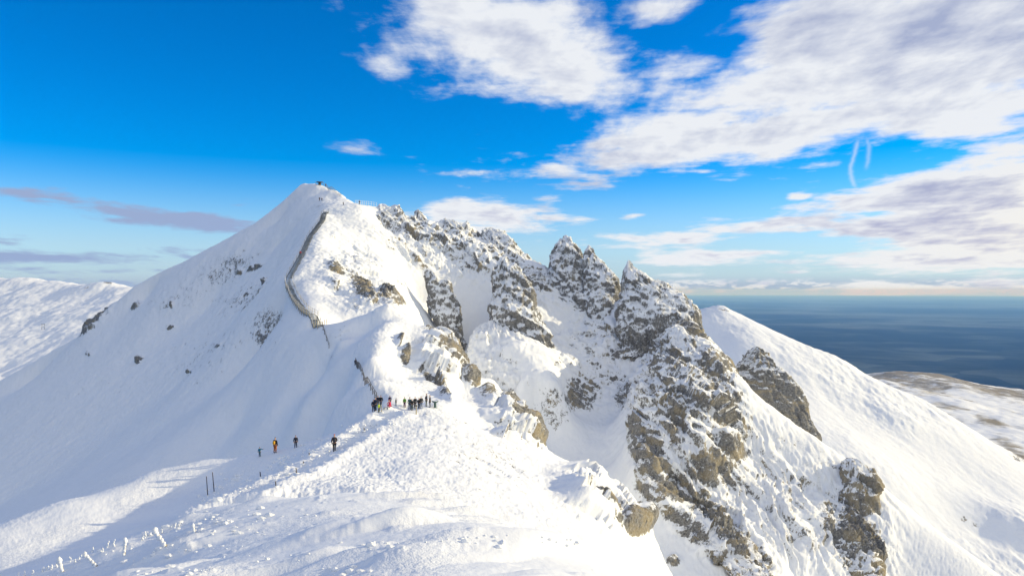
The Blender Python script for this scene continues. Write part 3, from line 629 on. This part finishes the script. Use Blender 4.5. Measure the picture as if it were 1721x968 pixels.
rock('rock_columns', 'fluted basalt columns below the square brown bluff', 'rock', M_rock_tan, [
  L_([(852,1398,1418),(880,1386,1442),(910,1384,1466),(940,1390,1480),(985,1402,1492)], 146, 133, .7, .3, seed=14, fluted=1.1)])
rock('rock_buttress', 'craggy frosted rock buttress with brown patches under the wedge-shaped rock', 'rock', M_rock_rib, [
  L_([(556,1132,1152),(570,1122,1176),(588,1118,1202),(610,1120,1217),(640,1116,1223),(670,1112,1226),(700,1116,1236),(740,1132,1246),(775,1160,1240)], 178, 150, .5, .85, seed=15)])
rock('rock_buttress', 'narrow dark rock rib on the left foot of the craggy frosted buttress', 'rock', M_rock_tan, [
  L_([(680,1108,1126),(705,1096,1142),(740,1080,1150),(770,1067,1142),(800,1064,1122),(828,1078,1108)], 157, 143, .6, .8, seed=16)])
rock('rock_band', 'long diagonal band of brown rock running down to the bottom edge', 'rock', M_rock_tan, [
  L_([(802,1082,1128),(826,1084,1180),(852,1104,1208),(880,1136,1226),(912,1172,1256),(942,1206,1284),(985,1244,1306)], 146, 121, .45, .8, seed=17)])
rock('orange_outcrop', 'low orange-brown rock outcrop under a snow lip on the near slope', 'rock', M_rock_orange, [
  L_([(846,992,1012),(856,984,1050),(868,990,1084),(880,1008,1087),(895,1034,1066)], 84, 77, .6, .45, cell=.5, seed=18, res=.18)])
rock('border_rock', 'brown rock outcrop along the slope edge right of the sub-peak', 'rock', M_rock_tan, [
  L_([(558,728,746),(568,723,764),(584,730,780),(602,742,786),(622,754,792),(642,768,802),(660,784,808)], 132, 122, .5, .7, cell=.3, seed=19, res=.25)])
rock('border_rock', 'grey rock outcrop on the slope edge right of the group of people', 'rock', M_rock, [
  L_([(672,838,860),(684,842,880),(700,856,892),(720,870,906),(742,888,912)], 115, 104, .6, .6, cell=.35, seed=20, res=.22)])
rock('snow_dome', 'rounded snow-plastered dome at the foot of the broad rock tower', 'rock', M_dome, [
  L_([(548,815,850),(568,797,888),(590,788,914),(612,784,928),(634,790,930),(652,804,918),(668,830,895)], 190, 172, .7, .8, seed=21)])
print("rocks", round(time.time()-T0, 1))
# ------------------------------------------------------------------ things on the snow
bpy.context.view_layer.update()
TER = bpy.data.objects['mountain']
def sight(u, v, o=TER):
    d = Vector(((u-CU)/F, 1, (CV-v)/F)); ok, p, n, i = o.ray_cast(Vector((0, 0, 0)), d.normalized())
    return p if ok else hit(u, v, 20, 300)
def drop(x, y, o=TER):
    ok, p, n, i = o.ray_cast(Vector((x, y, 90)), Vector((0, 0, -1)))
    return p.z if ok else float(Hs(np.array([x]), np.array([y]))[0])
def plain_mat(name, col, rough=0.7, bump=0.0, noise_amt=0.25, scale=6):
    m, t, b = new_mat(name); tcn = t.new('ShaderNodeTexCoord')
    n = t.noise(tcn.outputs['Object'], scale, 4, 0.6)
    dk = tuple(c*(1-noise_amt) for c in col)+(1,); lt = tuple(min(1, c*(1+noise_amt)) for c in col)+(1,)
    t.l.new(t.mix(n, dk, lt), b.inputs['Base Color']); b.inputs['Roughness'].default_value = rough
    if bump:
        bu = t.new('ShaderNodeBump'); bu.inputs['Strength'].default_value = bump; bu.inputs['Distance'].default_value = 0.03
        t.l.new(n, bu.inputs['Height']); t.l.new(bu.outputs[0], b.inputs['Normal'])
    return m
M_rime = plain_mat('rime', (0.84, 0.86, 0.88), 0.7, 0.8, 0.05, 9)
M_wood = plain_mat('weathered_wood', (0.10, 0.085, 0.07), 0.85, 0.4, 0.4, 5)
M_palewood = plain_mat('pale_wood', (0.42, 0.36, 0.24), 0.8, 0.4, 0.3, 5)
M_pole = plain_mat('dark_pole', (0.045, 0.04, 0.055), 0.6, 0.2, 0.3, 5)
M_green = plain_mat('bronze_green', (0.07, 0.13, 0.12), 0.5, 0.2, 0.3, 4)
M_skin = plain_mat('skin', (0.55, 0.33, 0.24), 0.6, 0, 0.05, 4)
def empty(name, loc, rz=0.0, label=None, cat=None, group=None):
    o = bpy.data.objects.new(name, None); o.empty_display_size = 0.2; C.objects.link(o); o.location = loc; o.rotation_euler = (0, 0, rz)
    return put(o, label, cat, group)
def mesh_obj(name, bm, mat, parent=None, smooth=True):
    me = bpy.data.meshes.new(name); bmesh.ops.recalc_face_normals(bm, faces=bm.faces)
    for f_ in bm.faces: f_.smooth = smooth
    bm.to_mesh(me); bm.free(); me.materials.append(mat)
    o = bpy.data.objects.new(name, me); C.objects.link(o); o.parent = parent
    return o
def bar(bm, a, b, r0, r1=None, n=8, jit=0.0, segs=1):
    """round tapered bar; jit roughens it"""
    a, b = Vector(a), Vector(b); r1 = r0 if r1 is None else r1; q = (b-a).to_track_quat('Z', 'Y'); rings = []
    rnd = random.Random(int((a.x*13+a.y*7+b.z*5)*1000) & 0xffff)
    for s in range(segs+1):
        f = s/segs; c = a.lerp(b, f); r = r0+(r1-r0)*f
        rings.append([bm.verts.new(c + q @ Vector((math.cos(k*2*math.pi/n)*r*(1+rnd.uniform(-jit, jit)), math.sin(k*2*math.pi/n)*r*(1+rnd.uniform(-jit, jit)), rnd.uniform(-jit, jit)*r))) for k in range(n)])
    for s in range(segs):
        for k in range(n): bm.faces.new((rings[s][k], rings[s][(k+1) % n], rings[s+1][(k+1) % n], rings[s+1][k]))
    bm.faces.new(rings[0][::-1]); bm.faces.new(rings[-1])
def box(bm, c, sx, sy, sz, rot=None):
    r = bmesh.ops.create_cube(bm, size=1)['verts']
    for v_ in r:
        p = Vector((v_.co.x*sx, v_.co.y*sy, v_.co.z*sz)); v_.co = (rot @ p if rot else p) + Vector(c)
def lump(bm, c, r, seed=0, sub=2, sq=(1, 1, 1), rough=.35):
    rs = bmesh.ops.create_icosphere(bm, subdivisions=sub, radius=1)['verts']; s = seed*3.3
    P_ = np.array([v_.co[:] for v_ in rs], np.float32); n = fbm(P_[:, 0]*1.3+s, P_[:, 1]*1.3, P_[:, 2]*1.3, 3)
    for v_, k in zip(rs, n): 
        p = v_.co*(1+rough*2*float(k)); v_.co = Vector((p.x*sq[0], p.y*sq[1], p.z*sq[2]))*r+Vector(c)

# ---- people: one continuous skinned body, clothes as shells over it
def skin(name, V, E, rad, mat, parent=None, root=0, sub=1):
    me = bpy.data.meshes.new(name); me.from_pydata(V, E, []); o = bpy.data.objects.new(name, me); C.objects.link(o)
    md = o.modifiers.new('s', 'SKIN'); md.use_smooth_shade = True
    for i, r in enumerate(rad):
        me.skin_vertices[0].data[i].radius = (r, r*0.85) if r > .09 else (r, r); me.skin_vertices[0].data[i].use_root = (i == root)
    ss = o.modifiers.new('u', 'SUBSURF'); ss.levels = sub; ss.render_levels = sub
    dg = bpy.context.evaluated_depsgraph_get(); em = bpy.data.meshes.new_from_object(o.evaluated_get(dg))
    bpy.data.objects.remove(o); em.name = name; em.materials.clear(); em.materials.append(mat)
    for p in em.polygons: p.use_smooth = True
    return em
POSES = {  # elbows, hands, knees, feet (x = body's left, -y = forward), hip height
 'stand': dict(el=[(-.27, .03, 1.12), (.27, .03, 1.12)], ha=[(-.26, -.10, .90), (.26, -.10, .90)], kn=[(-.10, -.02, .48), (.11, -.02, .48)], fo=[(-.12, .02, .07), (.13, .02, .07)], hip=.92, lean=0),
 'walk': dict(el=[(-.28, -.10, 1.13), (.28, .13, 1.13)], ha=[(-.22, -.30, .98), (.26, .06, .90)], kn=[(-.09, -.16, .50), (.10, .04, .48)], fo=[(-.10, -.22, .08), (.10, .30, .12)], hip=.90, lean=.04),
 'pockets': dict(el=[(-.33, .08, 1.13), (.33, .08, 1.13)], ha=[(-.20, -.10, .98), (.20, -.10, .98)], kn=[(-.07, -.01, .48), (.08, -.01, .48)], fo=[(-.08, .02, .07), (.09, .02, .07)], hip=.92, lean=.01),
 'point': dict(el=[(-.26, .03, 1.12), (.42, -.06, 1.36)], ha=[(-.28, -.06, .90), (.66, -.12, 1.42)], kn=[(-.08, -.02, .48), (.09, -.02, .48)], fo=[(-.09, .02, .07), (.10, .02, .07)], hip=.92, lean=0),
 'crouch': dict(el=[(-.28, -.18, .72), (.28, -.18, .72)], ha=[(-.16, -.42, .62), (.16, -.42, .62)], kn=[(-.16, -.42, .50), (.16, -.42, .50)], fo=[(-.15, -.26, .07), (.15, -.26, .07)], hip=.40, lean=.16),
}
_pc = {}
def person_parts(pose):
    if pose in _pc: return _pc[pose]
    p = POSES[pose]; h = p['hip']; ln = p['lean']; dz = h-.92
    sh = 1.44+dz*1.0; f = -ln
    V = [(0, 0, h), (0, f*.4, h+.20), (0, f*.9, sh-.10), (0, f*1.1, sh+.05), (0, f*1.3, sh+.13), (0, f*1.5-.01, sh+.25)]
    rad = [.145, .135, .155, .075, .058, .095]; E = [(0, 1), (1, 2), (2, 3), (3, 4), (4, 5)]
    def add(q, r, frm): V.append(tuple(q)); rad.append(r); E.append((frm, len(V)-1)); return len(V)-1
    add((0, f*1.6-.015, sh+.33), .078, 5)
    add((0, f*1.5-.105, sh+.235), .020, 5)                       # nose
    for s, e, hnd in ((-1, p['el'][0], p['ha'][0]), (1, p['el'][1], p['ha'][1])):
        a = add((s*.17, f, sh-.02), .068, 2); b = add((e[0], e[1]+f*.6, e[2]), .048, a); c = add((hnd[0], hnd[1]+f*.3, hnd[2]), .034, b)
        dv = (Vector(V[c])-Vector(V[b])).normalized(); pal = Vector(V[c])+dv*.06; pi = add(pal, .034, c)
        sd = dv.cross(Vector((0, 1, 0))) if abs(dv.y) < .9 else Vector((1, 0, 0)); sd.normalize()
        for k, L in enumerate((.072, .082, .078, .062)):
            r0 = pal+sd*(k-1.5)*.021+dv*.02; x1 = add(r0+dv*L*.5, .0095, pi); add(r0+dv*L*.95+Vector((0, -.012, 0)), .0085, x1)
        x1 = add(Vector(V[c])+sd*-.045+dv*.03, .011, c); add(Vector(V[c])+sd*-.062+dv*.065, .010, x1)
    for s, k_, ft in ((-1, p['kn'][0], p['fo'][0]), (1, p['kn'][1], p['fo'][1])):
        a = add((s*.095, 0, h-.08), .095, 0); b = add(k_, .062, a); c = add((ft[0], ft[1]+.02, ft[2]+.02), .045, b); add((ft[0]*1.05, ft[1]-.13, ft[2]-.03), .036, c)
    body = skin('body', V, E, rad, M_skin)
    # jacket
    V2 = [(0, 0, h-.06), (0, f*.4, h+.18), (0, f*.9, sh-.10), (0, f*1.1, sh+.05)]; r2 = [.185, .170, .188, .10]; E2 = [(0, 1), (1, 2), (2, 3)]
    for s, e, hnd in ((-1, p['el'][0], p['ha'][0]), (1, p['el'][1], p['ha'][1])):
        V2 += [(s*.19, f, sh-.03), (e[0], e[1]+f*.6, e[2]), tuple(Vector(hnd)*.96+Vector((0, f*.3, .03)))]; r2 += [.095, .072, .055]; n = len(V2); E2 += [(2, n-3), (n-3, n-2), (n-2, n-1)]
    jacket = skin('jacket', V2, E2, r2, M_skin)
    V3 = [(0, 0, h)]; r3 = [.155]; E3 = []
    for s, k_, ft in ((-1, p['kn'][0], p['fo'][0]), (1, p['kn'][1], p['fo'][1])):
        V3 += [(s*.10, 0, h-.09), tuple(k_), (ft[0], ft[1]+.02, ft[2]+.08)]; r3 += [.118, .085, .070]; n = len(V3); E3 += [(0, n-3), (n-3, n-2), (n-2, n-1)]
    trousers = skin('trousers', V3, E3, r3, M_skin)
    boots = []
    for ft in p['fo']:
        boots.append(skin('boot', [(ft[0], ft[1]+.03, ft[2]+.10), (ft[0], ft[1]+.03, ft[2]), (ft[0]*1.05, ft[1]-.15, ft[2]-.015)], [(0, 1), (1, 2)], [.066, .062, .050], M_skin, root=1))
    hat = skin('hat', [(0, f*1.5+.012, sh+.265), (0, f*1.6+.0, sh+.36)], [(0, 1)], [.112, .088], M_skin)
    pk = skin('backpack', [(0, .20, sh-.02), (0, .24, sh-.25), (0, .22, sh-.42)], [(0, 1), (1, 2)], [.13, .155, .12], M_skin, root=1)
    _pc[pose] = dict(body=body, jacket=jacket, trousers=trousers, boots=boots, hat=hat, backpack=pk); return _pc[pose]
_cm = {}
def cloth(c):
    if c not in _cm: _cm[c] = plain_mat('cloth', c, 0.8, 0.3, 0.2, 7)
    return _cm[c]
def person(u, v, hpx, pose, rz, jac, tro, hat, label, pack=None, group=None, at=None):
    p = Vector(at) if at else sight(u, v); hh = {'crouch': 1.25}.get(pose, 1.80)
    s = min(1.1, max(.55, hpx/F*p.y/hh))
    r = empty('person', (p.x, p.y, p.z-.03), R(rz), label, 'person', group); r.scale = (s, s, s)
    q = person_parts(pose)
    def part(nm, me, col=None):
        me = me.copy(); o = bpy.data.objects.new(nm, me); C.objects.link(o); o.parent = r
        if col: me.materials[0] = cloth(col)
        return o
    part('body', q['body']); part('jacket', q['jacket'], jac); part('trousers', q['trousers'], tro)
    for b_ in q['boots']: part('boot', b_, (.03, .03, .03))
    part('hat', q['hat'], hat)
    if pack: part('backpack', q['backpack'], pack)
    return r
NAVY = (.012, .016, .035); BLACK = (.010, .011, .014); GREY = (.12, .13, .15)
GR = 'people gathered on the saddle'; WK = 'walkers on the path'
person(436.5, 767, 17, 'point', 10, (.01, .16, .26), (.02, .09, .13), (.02, .08, .13), 'small child in teal clothes pointing an arm on the snow shoulder', group=WK)
person(462.5, 761, 27, 'stand', 160, BLACK, (.42, .12, .02), BLACK, 'hiker in orange trousers with a yellow backpack', (.75, .38, .02), WK)
person(497, 752.5, 22, 'stand', 20, NAVY, NAVY, BLACK, 'lone person in dark navy between the yellow-backpack hiker and the red-hatted walker', group=WK)
person(562, 758.5, 30, 'walk', 200, (.02, .016, .03), BLACK, (.6, .05, .04), 'walker in a red hat and black clothes on the trodden path', (.03, .03, .04), WK)
person(627.5, 691.5, 21, 'stand', 30, NAVY, NAVY, (.12, .06, .06), 'leftmost person of the saddle group, in navy clothes', group=GR)
person(631.3, 690, 23, 'pockets', -30, (.015, .03, .06), (.02, .05, .09), BLACK, 'person in blue-black clothes second from the left of the saddle group', group=GR)
person(635, 682, 18, 'stand', 10, NAVY, NAVY, BLACK, 'dark figure behind the child in lime green clothes', group=GR)
person(640, 684.5, 21, 'pockets', 180, BLACK, GREY, (.10, .05, .04), 'person in a black jacket and grey trousers behind the pale post', group=GR)
person(636.8, 692.5, 16, 'stand', 60, (.42, .55, .04), (.05, .07, .02), (.4, .5, .05), 'child in lime green clothes at the left of the group', group=GR)
person(656, 685, 14, 'crouch', -40, (.75, .03, .10), (.5, .03, .08), (.6, .03, .08), 'crouching person in a bright pink jacket', group=GR)
person(655.3, 680, 16, 'stand', 10, (.02, .012, .045), NAVY, BLACK, 'dark figure standing right behind the crouching person in pink', group=GR)
person(665.5, 681.5, 12, 'pockets', 80, (.05, .08, .09), (.05, .08, .09), GREY, 'small grey-clad person right of the crouching person in pink', group=GR)
person(680, 684.5, 18, 'stand', -20, (.10, .30, .03), (.10, .02, .08), BLACK, 'person in a green jacket and purple trousers in the middle of the group', group=GR)
person(688.7, 688.5, 22, 'stand', 170, (.04, .09, .10), (.03, .06, .12), GREY, 'person in a teal-grey jacket left of the information post', group=GR)
person(692.6, 689.5, 20, 'pockets', 190, BLACK, (.08, .11, .11), BLACK, 'person in black with grey-green trousers beside the teal-grey jacket', group=GR)
person(697.6, 686, 20, 'stand', 0, BLACK, BLACK, BLACK, 'person all in black standing directly behind the information post', (.01, .01, .015), GR)
person(704, 687, 19, 'pockets', 150, BLACK, (.03, .05, .09), (.30, .17, .06), 'fair-haired person in black just right of the information post', group=GR)
person(707.8, 686, 21, 'stand', 200, (.02, .025, .03), (.10, .14, .22), (.15, .16, .12), 'person in dark jacket and light blue trousers in the right of the group', group=GR)
person(716.5, 682.5, 22, 'pockets', 80, (.012, .02, .045), (.10, .13, .12), (.12, .10, .08), 'tall person in navy facing the person beside the viewing table', group=GR)
person(722.6, 684, 21, 'stand', -85, BLACK, BLACK, (.10, .09, .08), 'person in black standing next to the green viewing table', group=GR)
person(505, 430, 9, 'walk', 180, (.6, .02, .03), NAVY, BLACK, 'tiny person in red climbing the dark wooden stairway')
person(597, 614, 10, 'stand', 170, NAVY, NAVY, BLACK, 'tiny dark figure at the top of the lower rope fence')
SM = 'tiny people near the summit'
person(547.5, 312.5, 6, 'stand', 0, BLACK, BLACK, BLACK, 'tiny dark figure at the summit platform railing', group=SM)
person(537, 338, 7, 'stand', 20, (.05, .05, .04), BLACK, BLACK, 'left one of two tiny people below the summit cone', group=SM)
person(541, 338, 6, 'stand', -20, (.08, .07, .06), GREY, BLACK, 'right one of two tiny people below the summit cone', group=SM)
person(577, 345, 6, 'stand', 60, BLACK, BLACK, BLACK, 'tiny figure on the ledge left of the crest railing', group=SM)
person(604, 344, 8, 'stand', 0, NAVY, BLACK, BLACK, 'tiny dark person standing at the white crest railing', group=SM)

# ---- posts
def post(name, top, bot, rpx, mat, label, group=None, cat='post', rime=None, n=8, collar=False):
    p = sight(*bot); k = p.y/F
    r = empty(name, p, 0, label, cat, group)
    dx = (top[0]-bot[0])*k; h = (bot[1]-top[1])*k
    bm = bmesh.new(); bar(bm, (-dx*.15, 0, -h*.15), (dx, 0, h), rpx*k, rpx*k*.85, n, .12, 5); mesh_obj('shaft', bm, mat, r)
    bm = bmesh.new()
    if rime:
        for i in range(5):
            f_ = .1+i*.21; lump(bm, (dx*f_-rime*k*.3, -.02, h*f_), rime*k*(.85+.35*(i == 4)), int(p.x*7)+i, 2, (1, .9, 1.5))
        mesh_obj('rime_crust', bm, M_rime, r)
    else:
        lump(bm, (0, 0, .02), rpx*k*3.2, int(p.x*9), 2, (1.4, 1.2, .5)); mesh_obj('snow_collar', bm, M_rime, r)
        bm = bmesh.new(); lump(bm, (dx, 0, h+rpx*k*.3), rpx*k*1.05, 3, 1, (1, 1, .6)); mesh_obj('snow_cap', bm, M_rime, r)
    return r
FP = 'fence posts crusted with rime'
post('fence_post', (261, 890), (279, 917), 2.0, M_palewood, 'largest rime-covered fence post, leaning far to the left', FP, rime=4.2)
post('fence_post', (212, 906), (209, 933), 1.6, M_palewood, 'upright rime-covered fence post left of the largest leaning one', FP, rime=3.2)
post('fence_post', (143, 930), (163, 951), 1.8, M_palewood, 'thick leaning rime-covered fence post near the left bottom corner', FP, rime=3.4)
post('fence_post', (101, 940), (106, 960), 1.8, M_palewood, 'short stout rime-covered fence post, leftmost of the upright ones', FP, rime=3.6)
post('fence_post', (325, 882), (328, 895), 1.4, M_palewood, 'small rime-covered fence post farthest right on the knoll edge', FP, rime=2.4)
RC = 'rime feathers along the knoll edge'
for i, (u, v, h) in enumerate([(190,918,13),(180,920,12),(170,928,8),(155,928,9),(133,942,10),(116,944,9),(94,953,9),(86,956,8),(78,958,8),(71,960,8),(53,966,9),(40,968,9),(30,970,9),(243,904,12),(238,908,8),(292,888,10),(285,890,8),(270,896,7),(300,884,7),(125,946,7)]):
    p = sight(u, v); k = p.y/F; bm = bmesh.new(); rn = random.Random(i)
    for j in range(4): lump(bm, (rn.uniform(-.5, .9)*k*2+j*.6*k, rn.uniform(-1, 1)*k, h*k*(.12+.24*j)), k*(1.7-j*.15), i*5+j, 2, (1, .8, 1.5))
    o = mesh_obj('rime_feather', bm, M_rime); o.location = p
    put(o, 'small lump of white rime standing along the edge of the near snow knoll', 'rime', RC)
post('snow_pole', (347, 800), (349, 833), .8, M_pole, 'left one of two tall thin dark poles in the snow', 'tall thin poles')
post('snow_pole', (357, 793), (360, 827), .8, M_pole, 'right one of two tall thin dark poles in the snow', 'tall thin poles')
MP = 'short marker posts by the path'
for tp, bt, lb in [((437, 792.5), (438, 802), 'short brown marker post on the sunny path bank'), ((497.5, 786), (498.5, 796), 'dark marker post in the shaded hollow beside the path'),
    ((510, 775), (510, 780), 'tiny post stub in the path just above the shaded hollow'), ((463, 808), (464, 818), 'marker post left of the shaded hollow below the path'),
    ((519.5, 760.5), (520, 766), 'small marker post left of the red-hatted walker'), ((612, 719), (612, 724.5), 'distant marker post on the bank below the group')]:
    post('marker_post', tp, bt, 1.0, M_wood, lb, MP)
post('marker_post', (641, 681), (641.3, 693), .8, M_palewood, 'pale yellow post beside the child in lime green', MP)
p = sight(699.6, 696); k = p.y/F; r = empty('information_post', p, 0, 'tall pale wooden information post in front of the group', 'post')
bm = bmesh.new(); bar(bm, (0, 0, -.2), (0, 0, 16*k), 1.0*k, .95*k, 8); mesh_obj('shaft', bm, M_palewood, r)
bm = bmesh.new(); box(bm, (0, -.06, 14.5*k), .32, .03, .16); mesh_obj('sign_board', bm, M_wood, r, False)
# viewing table
p = sight(731.3, 685); k = p.y/F; r = empty('viewing_table', p, R(15), 'green-grey viewing table with a wide flat top at the edge of the saddle', 'viewing table')
bm = bmesh.new(); bar(bm, (0, 0, -.1), (0, 0, 9*k), 2.5*k, 2.1*k, 16, 0, 3); mesh_obj('pedestal', bm, M_green, r)
bm = bmesh.new(); bar(bm, (0, 0, 9*k), (0, 0, 10.2*k), 3.6*k, 5.6*k, 24); bar(bm, (0, 0, 10.25*k), (0, 0, 11.2*k), 5.7*k, 5.5*k, 24); mesh_obj('table_top', bm, M_green, r)
bm = bmesh.new(); lump(bm, (0, 0, 11.2*k), 4*k, 5, 2, (1, 1, .12), .1); mesh_obj('snow_cap', bm, M_rime, r)
# dark bench by the pink jacket
p = sight(648.5, 688); k = p.y/F; r = empty('bench', p, R(-8), 'low dark bench beside the crouching person in pink', 'bench')
bm = bmesh.new(); box(bm, (0, 0, 3*k), 8.5*k, 2.6*k, .7*k); mesh_obj('seat', bm, M_green, r, False)
for sx in (-1, 1):
    bm = bmesh.new(); box(bm, (sx*3*k, 0, 1.2*k), .8*k, 2.2*k, 3*k); mesh_obj('leg', bm, M_green, r, False)
# ---- stairway
M_deck = plain_mat('stair_wood', (0.25, 0.27, 0.29), 0.85, 0.5, 0.4, 4)
def resample(P_, st):
    o = [P_[0]]; acc = 0
    for a, b in zip(P_[:-1], P_[1:]):
        L = (b-a).length; n = max(1, round(L/st))
        for i in range(1, n+1): o.append(a.lerp(b, i/n))
    return o
def railed(name, pix, width, label, cat, deck, post_step, h, mpost, mrail, deckstep=.45, lift=.08):
    Q = [sight(u, v) for u, v in pix]; Q = resample(Q, 1.0)
    for i in range(2):
        Q = [Q[0]]+[(Q[j-1]+Q[j]*2+Q[j+1])/4 for j in range(1, len(Q)-1)]+[Q[-1]]
    for q in Q: q.z = max(drop(q.x, q.y), drop(q.x-width*.4, q.y), drop(q.x+width*.4, q.y))+lift if deck else drop(q.x, q.y)
    Q = [Q[0]]+[(Q[j-1]+Q[j]*2+Q[j+1])/4 for j in range(1, len(Q)-1)]+[Q[-1]]
    r = empty(name, Q[0], 0, label, cat); O = Q[0]; Q = [q-O for q in Q]
    def side(i): d = (Q[min(i+1, len(Q)-1)]-Q[max(i-1, 0)]); d.z = 0; d.normalize(); return Vector((d.y, -d.x, 0))
    if deck:
        bm = bmesh.new(); S = resample(Q, deckstep)
        for i in range(len(S)-1):
            d = S[i+1]-S[i]; dh = Vector((d.x, d.y, 0))
            if dh.length < .01: continue
            box(bm, S[i], deckstep*.80, width, .08, Matrix.Rotation(math.atan2(dh.y, dh.x), 3, 'Z'))
        mesh_obj('steps', bm, M_deck, r, False)
        for sg in (-1, 1):
            bm = bmesh.new()
            for i in range(len(Q)-1): bar(bm, Q[i]+side(i)*sg*width*.5+Vector((0, 0, -.12)), Q[i+1]+side(i+1)*sg*width*.5+Vector((0, 0, -.12)), .11, .11, 6)
            mesh_obj('stringer', bm, M_deck, r)
    for sg in ((-1, 1) if width > .3 else (0,)):
        for lv in ((1.0, .5) if deck or width <= .3 else (1.0,)):
            bm = bmesh.new()
            for i in range(len(Q)-1): bar(bm, Q[i]+side(i)*sg*width*.55+Vector((0, 0, h*lv)), Q[i+1]+side(i+1)*sg*width*.55+Vector((0, 0, h*lv)), .028, .028, 6)
            mesh_obj('rail', bm, mrail, r)
        st = max(1, round(post_step))
        for i in range(0, len(Q), st):
            bm = bmesh.new(); b = Q[i]+side(i)*sg*width*.55; bar(bm, b+Vector((0, 0, -.7)), b+Vector((0, 0, h+.1)), .05, .045, 6); mesh_obj('post', bm, mpost, r)
    return r
railed('stairway', [(548,357),(541,372),(531,386),(521,400),(514,416),(507,431),(499,446),(491,460),(486,472)], 1.4, 'dark wooden stairway climbing the ridge below the summit', 'stairway', True, 4, .8, M_deck, M_deck)
railed('stairway', [(485,474),(487,488),(493,502),(504,516),(517,528),(530,538),(541,549)], 1.5, 'snow-covered lower stairway curving round the ridge shoulder', 'stairway', True, 2, 1.0, M_palewood, M_rime, lift=.05)
railed('rope_fence', [(541,549),(545,562),(549,574),(553,585)], .2, 'short dark rope fence below the curved snowy stairway', 'fence', False, 2, .9, M_wood, M_wood)
railed('rope_fence', [(598,613),(605,625),(612,638),(619,650),(627,663),(633,673)], .2, 'dark rope fence running down to the group of people', 'fence', False, 1, 1.0, M_wood, M_wood)
railed('railing', [(597,344.5),(606,345),(615,345.5),(624,346),(633,346.5)], .2, 'white frosted railing on the crest right of the summit', 'railing', False, 1, 1.35, M_rime, M_rime)
railed('railing', [(530,310.5),(540,311),(548,313),(556,319),(564,325),(573,331)], .2, 'thin grey railing round the summit platform', 'railing', False, 1, 1.1, M_deck, M_deck)
# summit viewing block
p = sight(537.5, 311); r = empty('summit_table', p, 0, 'small dark orientation table on the summit', 'viewing table')
bm = bmesh.new(); bar(bm, (0, 0, -.3), (0, 0, .9), .5, .45, 12); mesh_obj('pedestal', bm, M_wood, r)
bm = bmesh.new(); bar(bm, (0, 0, .9), (0, 0, 1.05), 1.2, 1.2, 16); mesh_obj('table_top', bm, M_wood, r)
# ski lift pylon on the far left hill
FHL = bpy.data.objects['snow_hill']
p = sight(72.5, 554, FHL); k = p.y/F; r = empty('lift_pylon', p, R(20), 'grey ski lift pylon standing alone on the shaded far left slope', 'pylon')
M_steel = plain_mat('steel', (0.16, 0.18, 0.20), 0.5, 0, 0.2, 2)
for sx in (-1, 1):
    bm = bmesh.new(); bar(bm, (sx*2.2*k, 0, -.5), (sx*1.4*k, 0, 9*k), .28*k+.08, .2*k+.06, 8); mesh_obj('leg', bm, M_steel, r)
bm = bmesh.new(); box(bm, (0, 0, 9*k), 6*k, .5*k, .7*k); box(bm, (0, 0, 5*k), 3.6*k, .3*k, .35*k); mesh_obj('crossarm', bm, M_steel, r, False)
for sx in (-1, 1):
    bm = bmesh.new(); box(bm, (sx*2.8*k, 0, 8.3*k), .5*k, 1.6*k, .5*k); mesh_obj('pulley', bm, M_steel, r, False)
# loose lumps of wind-blown snow and ice on the near knoll
bm = bmesh.new(); rn = random.Random(4); made = 0
for c_ in range(20):
    cu_, cv_ = rn.uniform(60, 1000), rn.uniform(850, 966)
    for j in range(rn.randint(4, 16)):
        u, v = rn.gauss(cu_, 34), rn.gauss(cv_, 5)
        if v < 842 or v > 975 or u < 20 or u > 1080: continue
        p = sight(u, v)
        if p.y > 36: continue
        s_ = rn.choice([.025, .03, .04, .05, .08])*(p.y/18); lump(bm, (p.x, p.y, p.z+s_*.15), s_, rn.randint(0, 999), 1, (rn.uniform(.8, 1.9), rn.uniform(.7, 1.4), rn.uniform(.45, .9)), .3); made += 1
o = mesh_obj('snow_lumps', bm, M_rime, None, False); put(o, 'loose broken lumps of snow and rime scattered over the near knoll', None, None, 'stuff')
bm = bmesh.new()
for j in range(230):
    t_ = rn.random(); u = 330+(680-330)*t_+rn.gauss(0, 12); v = 838-(838-692)*t_+rn.gauss(0, 8); p = sight(u, v)
    if p.y < 36 or p.y > 110: continue
    s_ = rn.choice([.08, .12, .16, .22]); lump(bm, (p.x, p.y, p.z+s_*.1), s_, j, 1, (rn.uniform(.8, 1.6), 1, rn.uniform(.5, .9)), .3)
o = mesh_obj('path_snow_lumps', bm, M_rime, None, False); put(o, 'trodden clods of snow along both banks of the path', None, None, 'stuff')
print("things", round(time.time()-T0, 1))
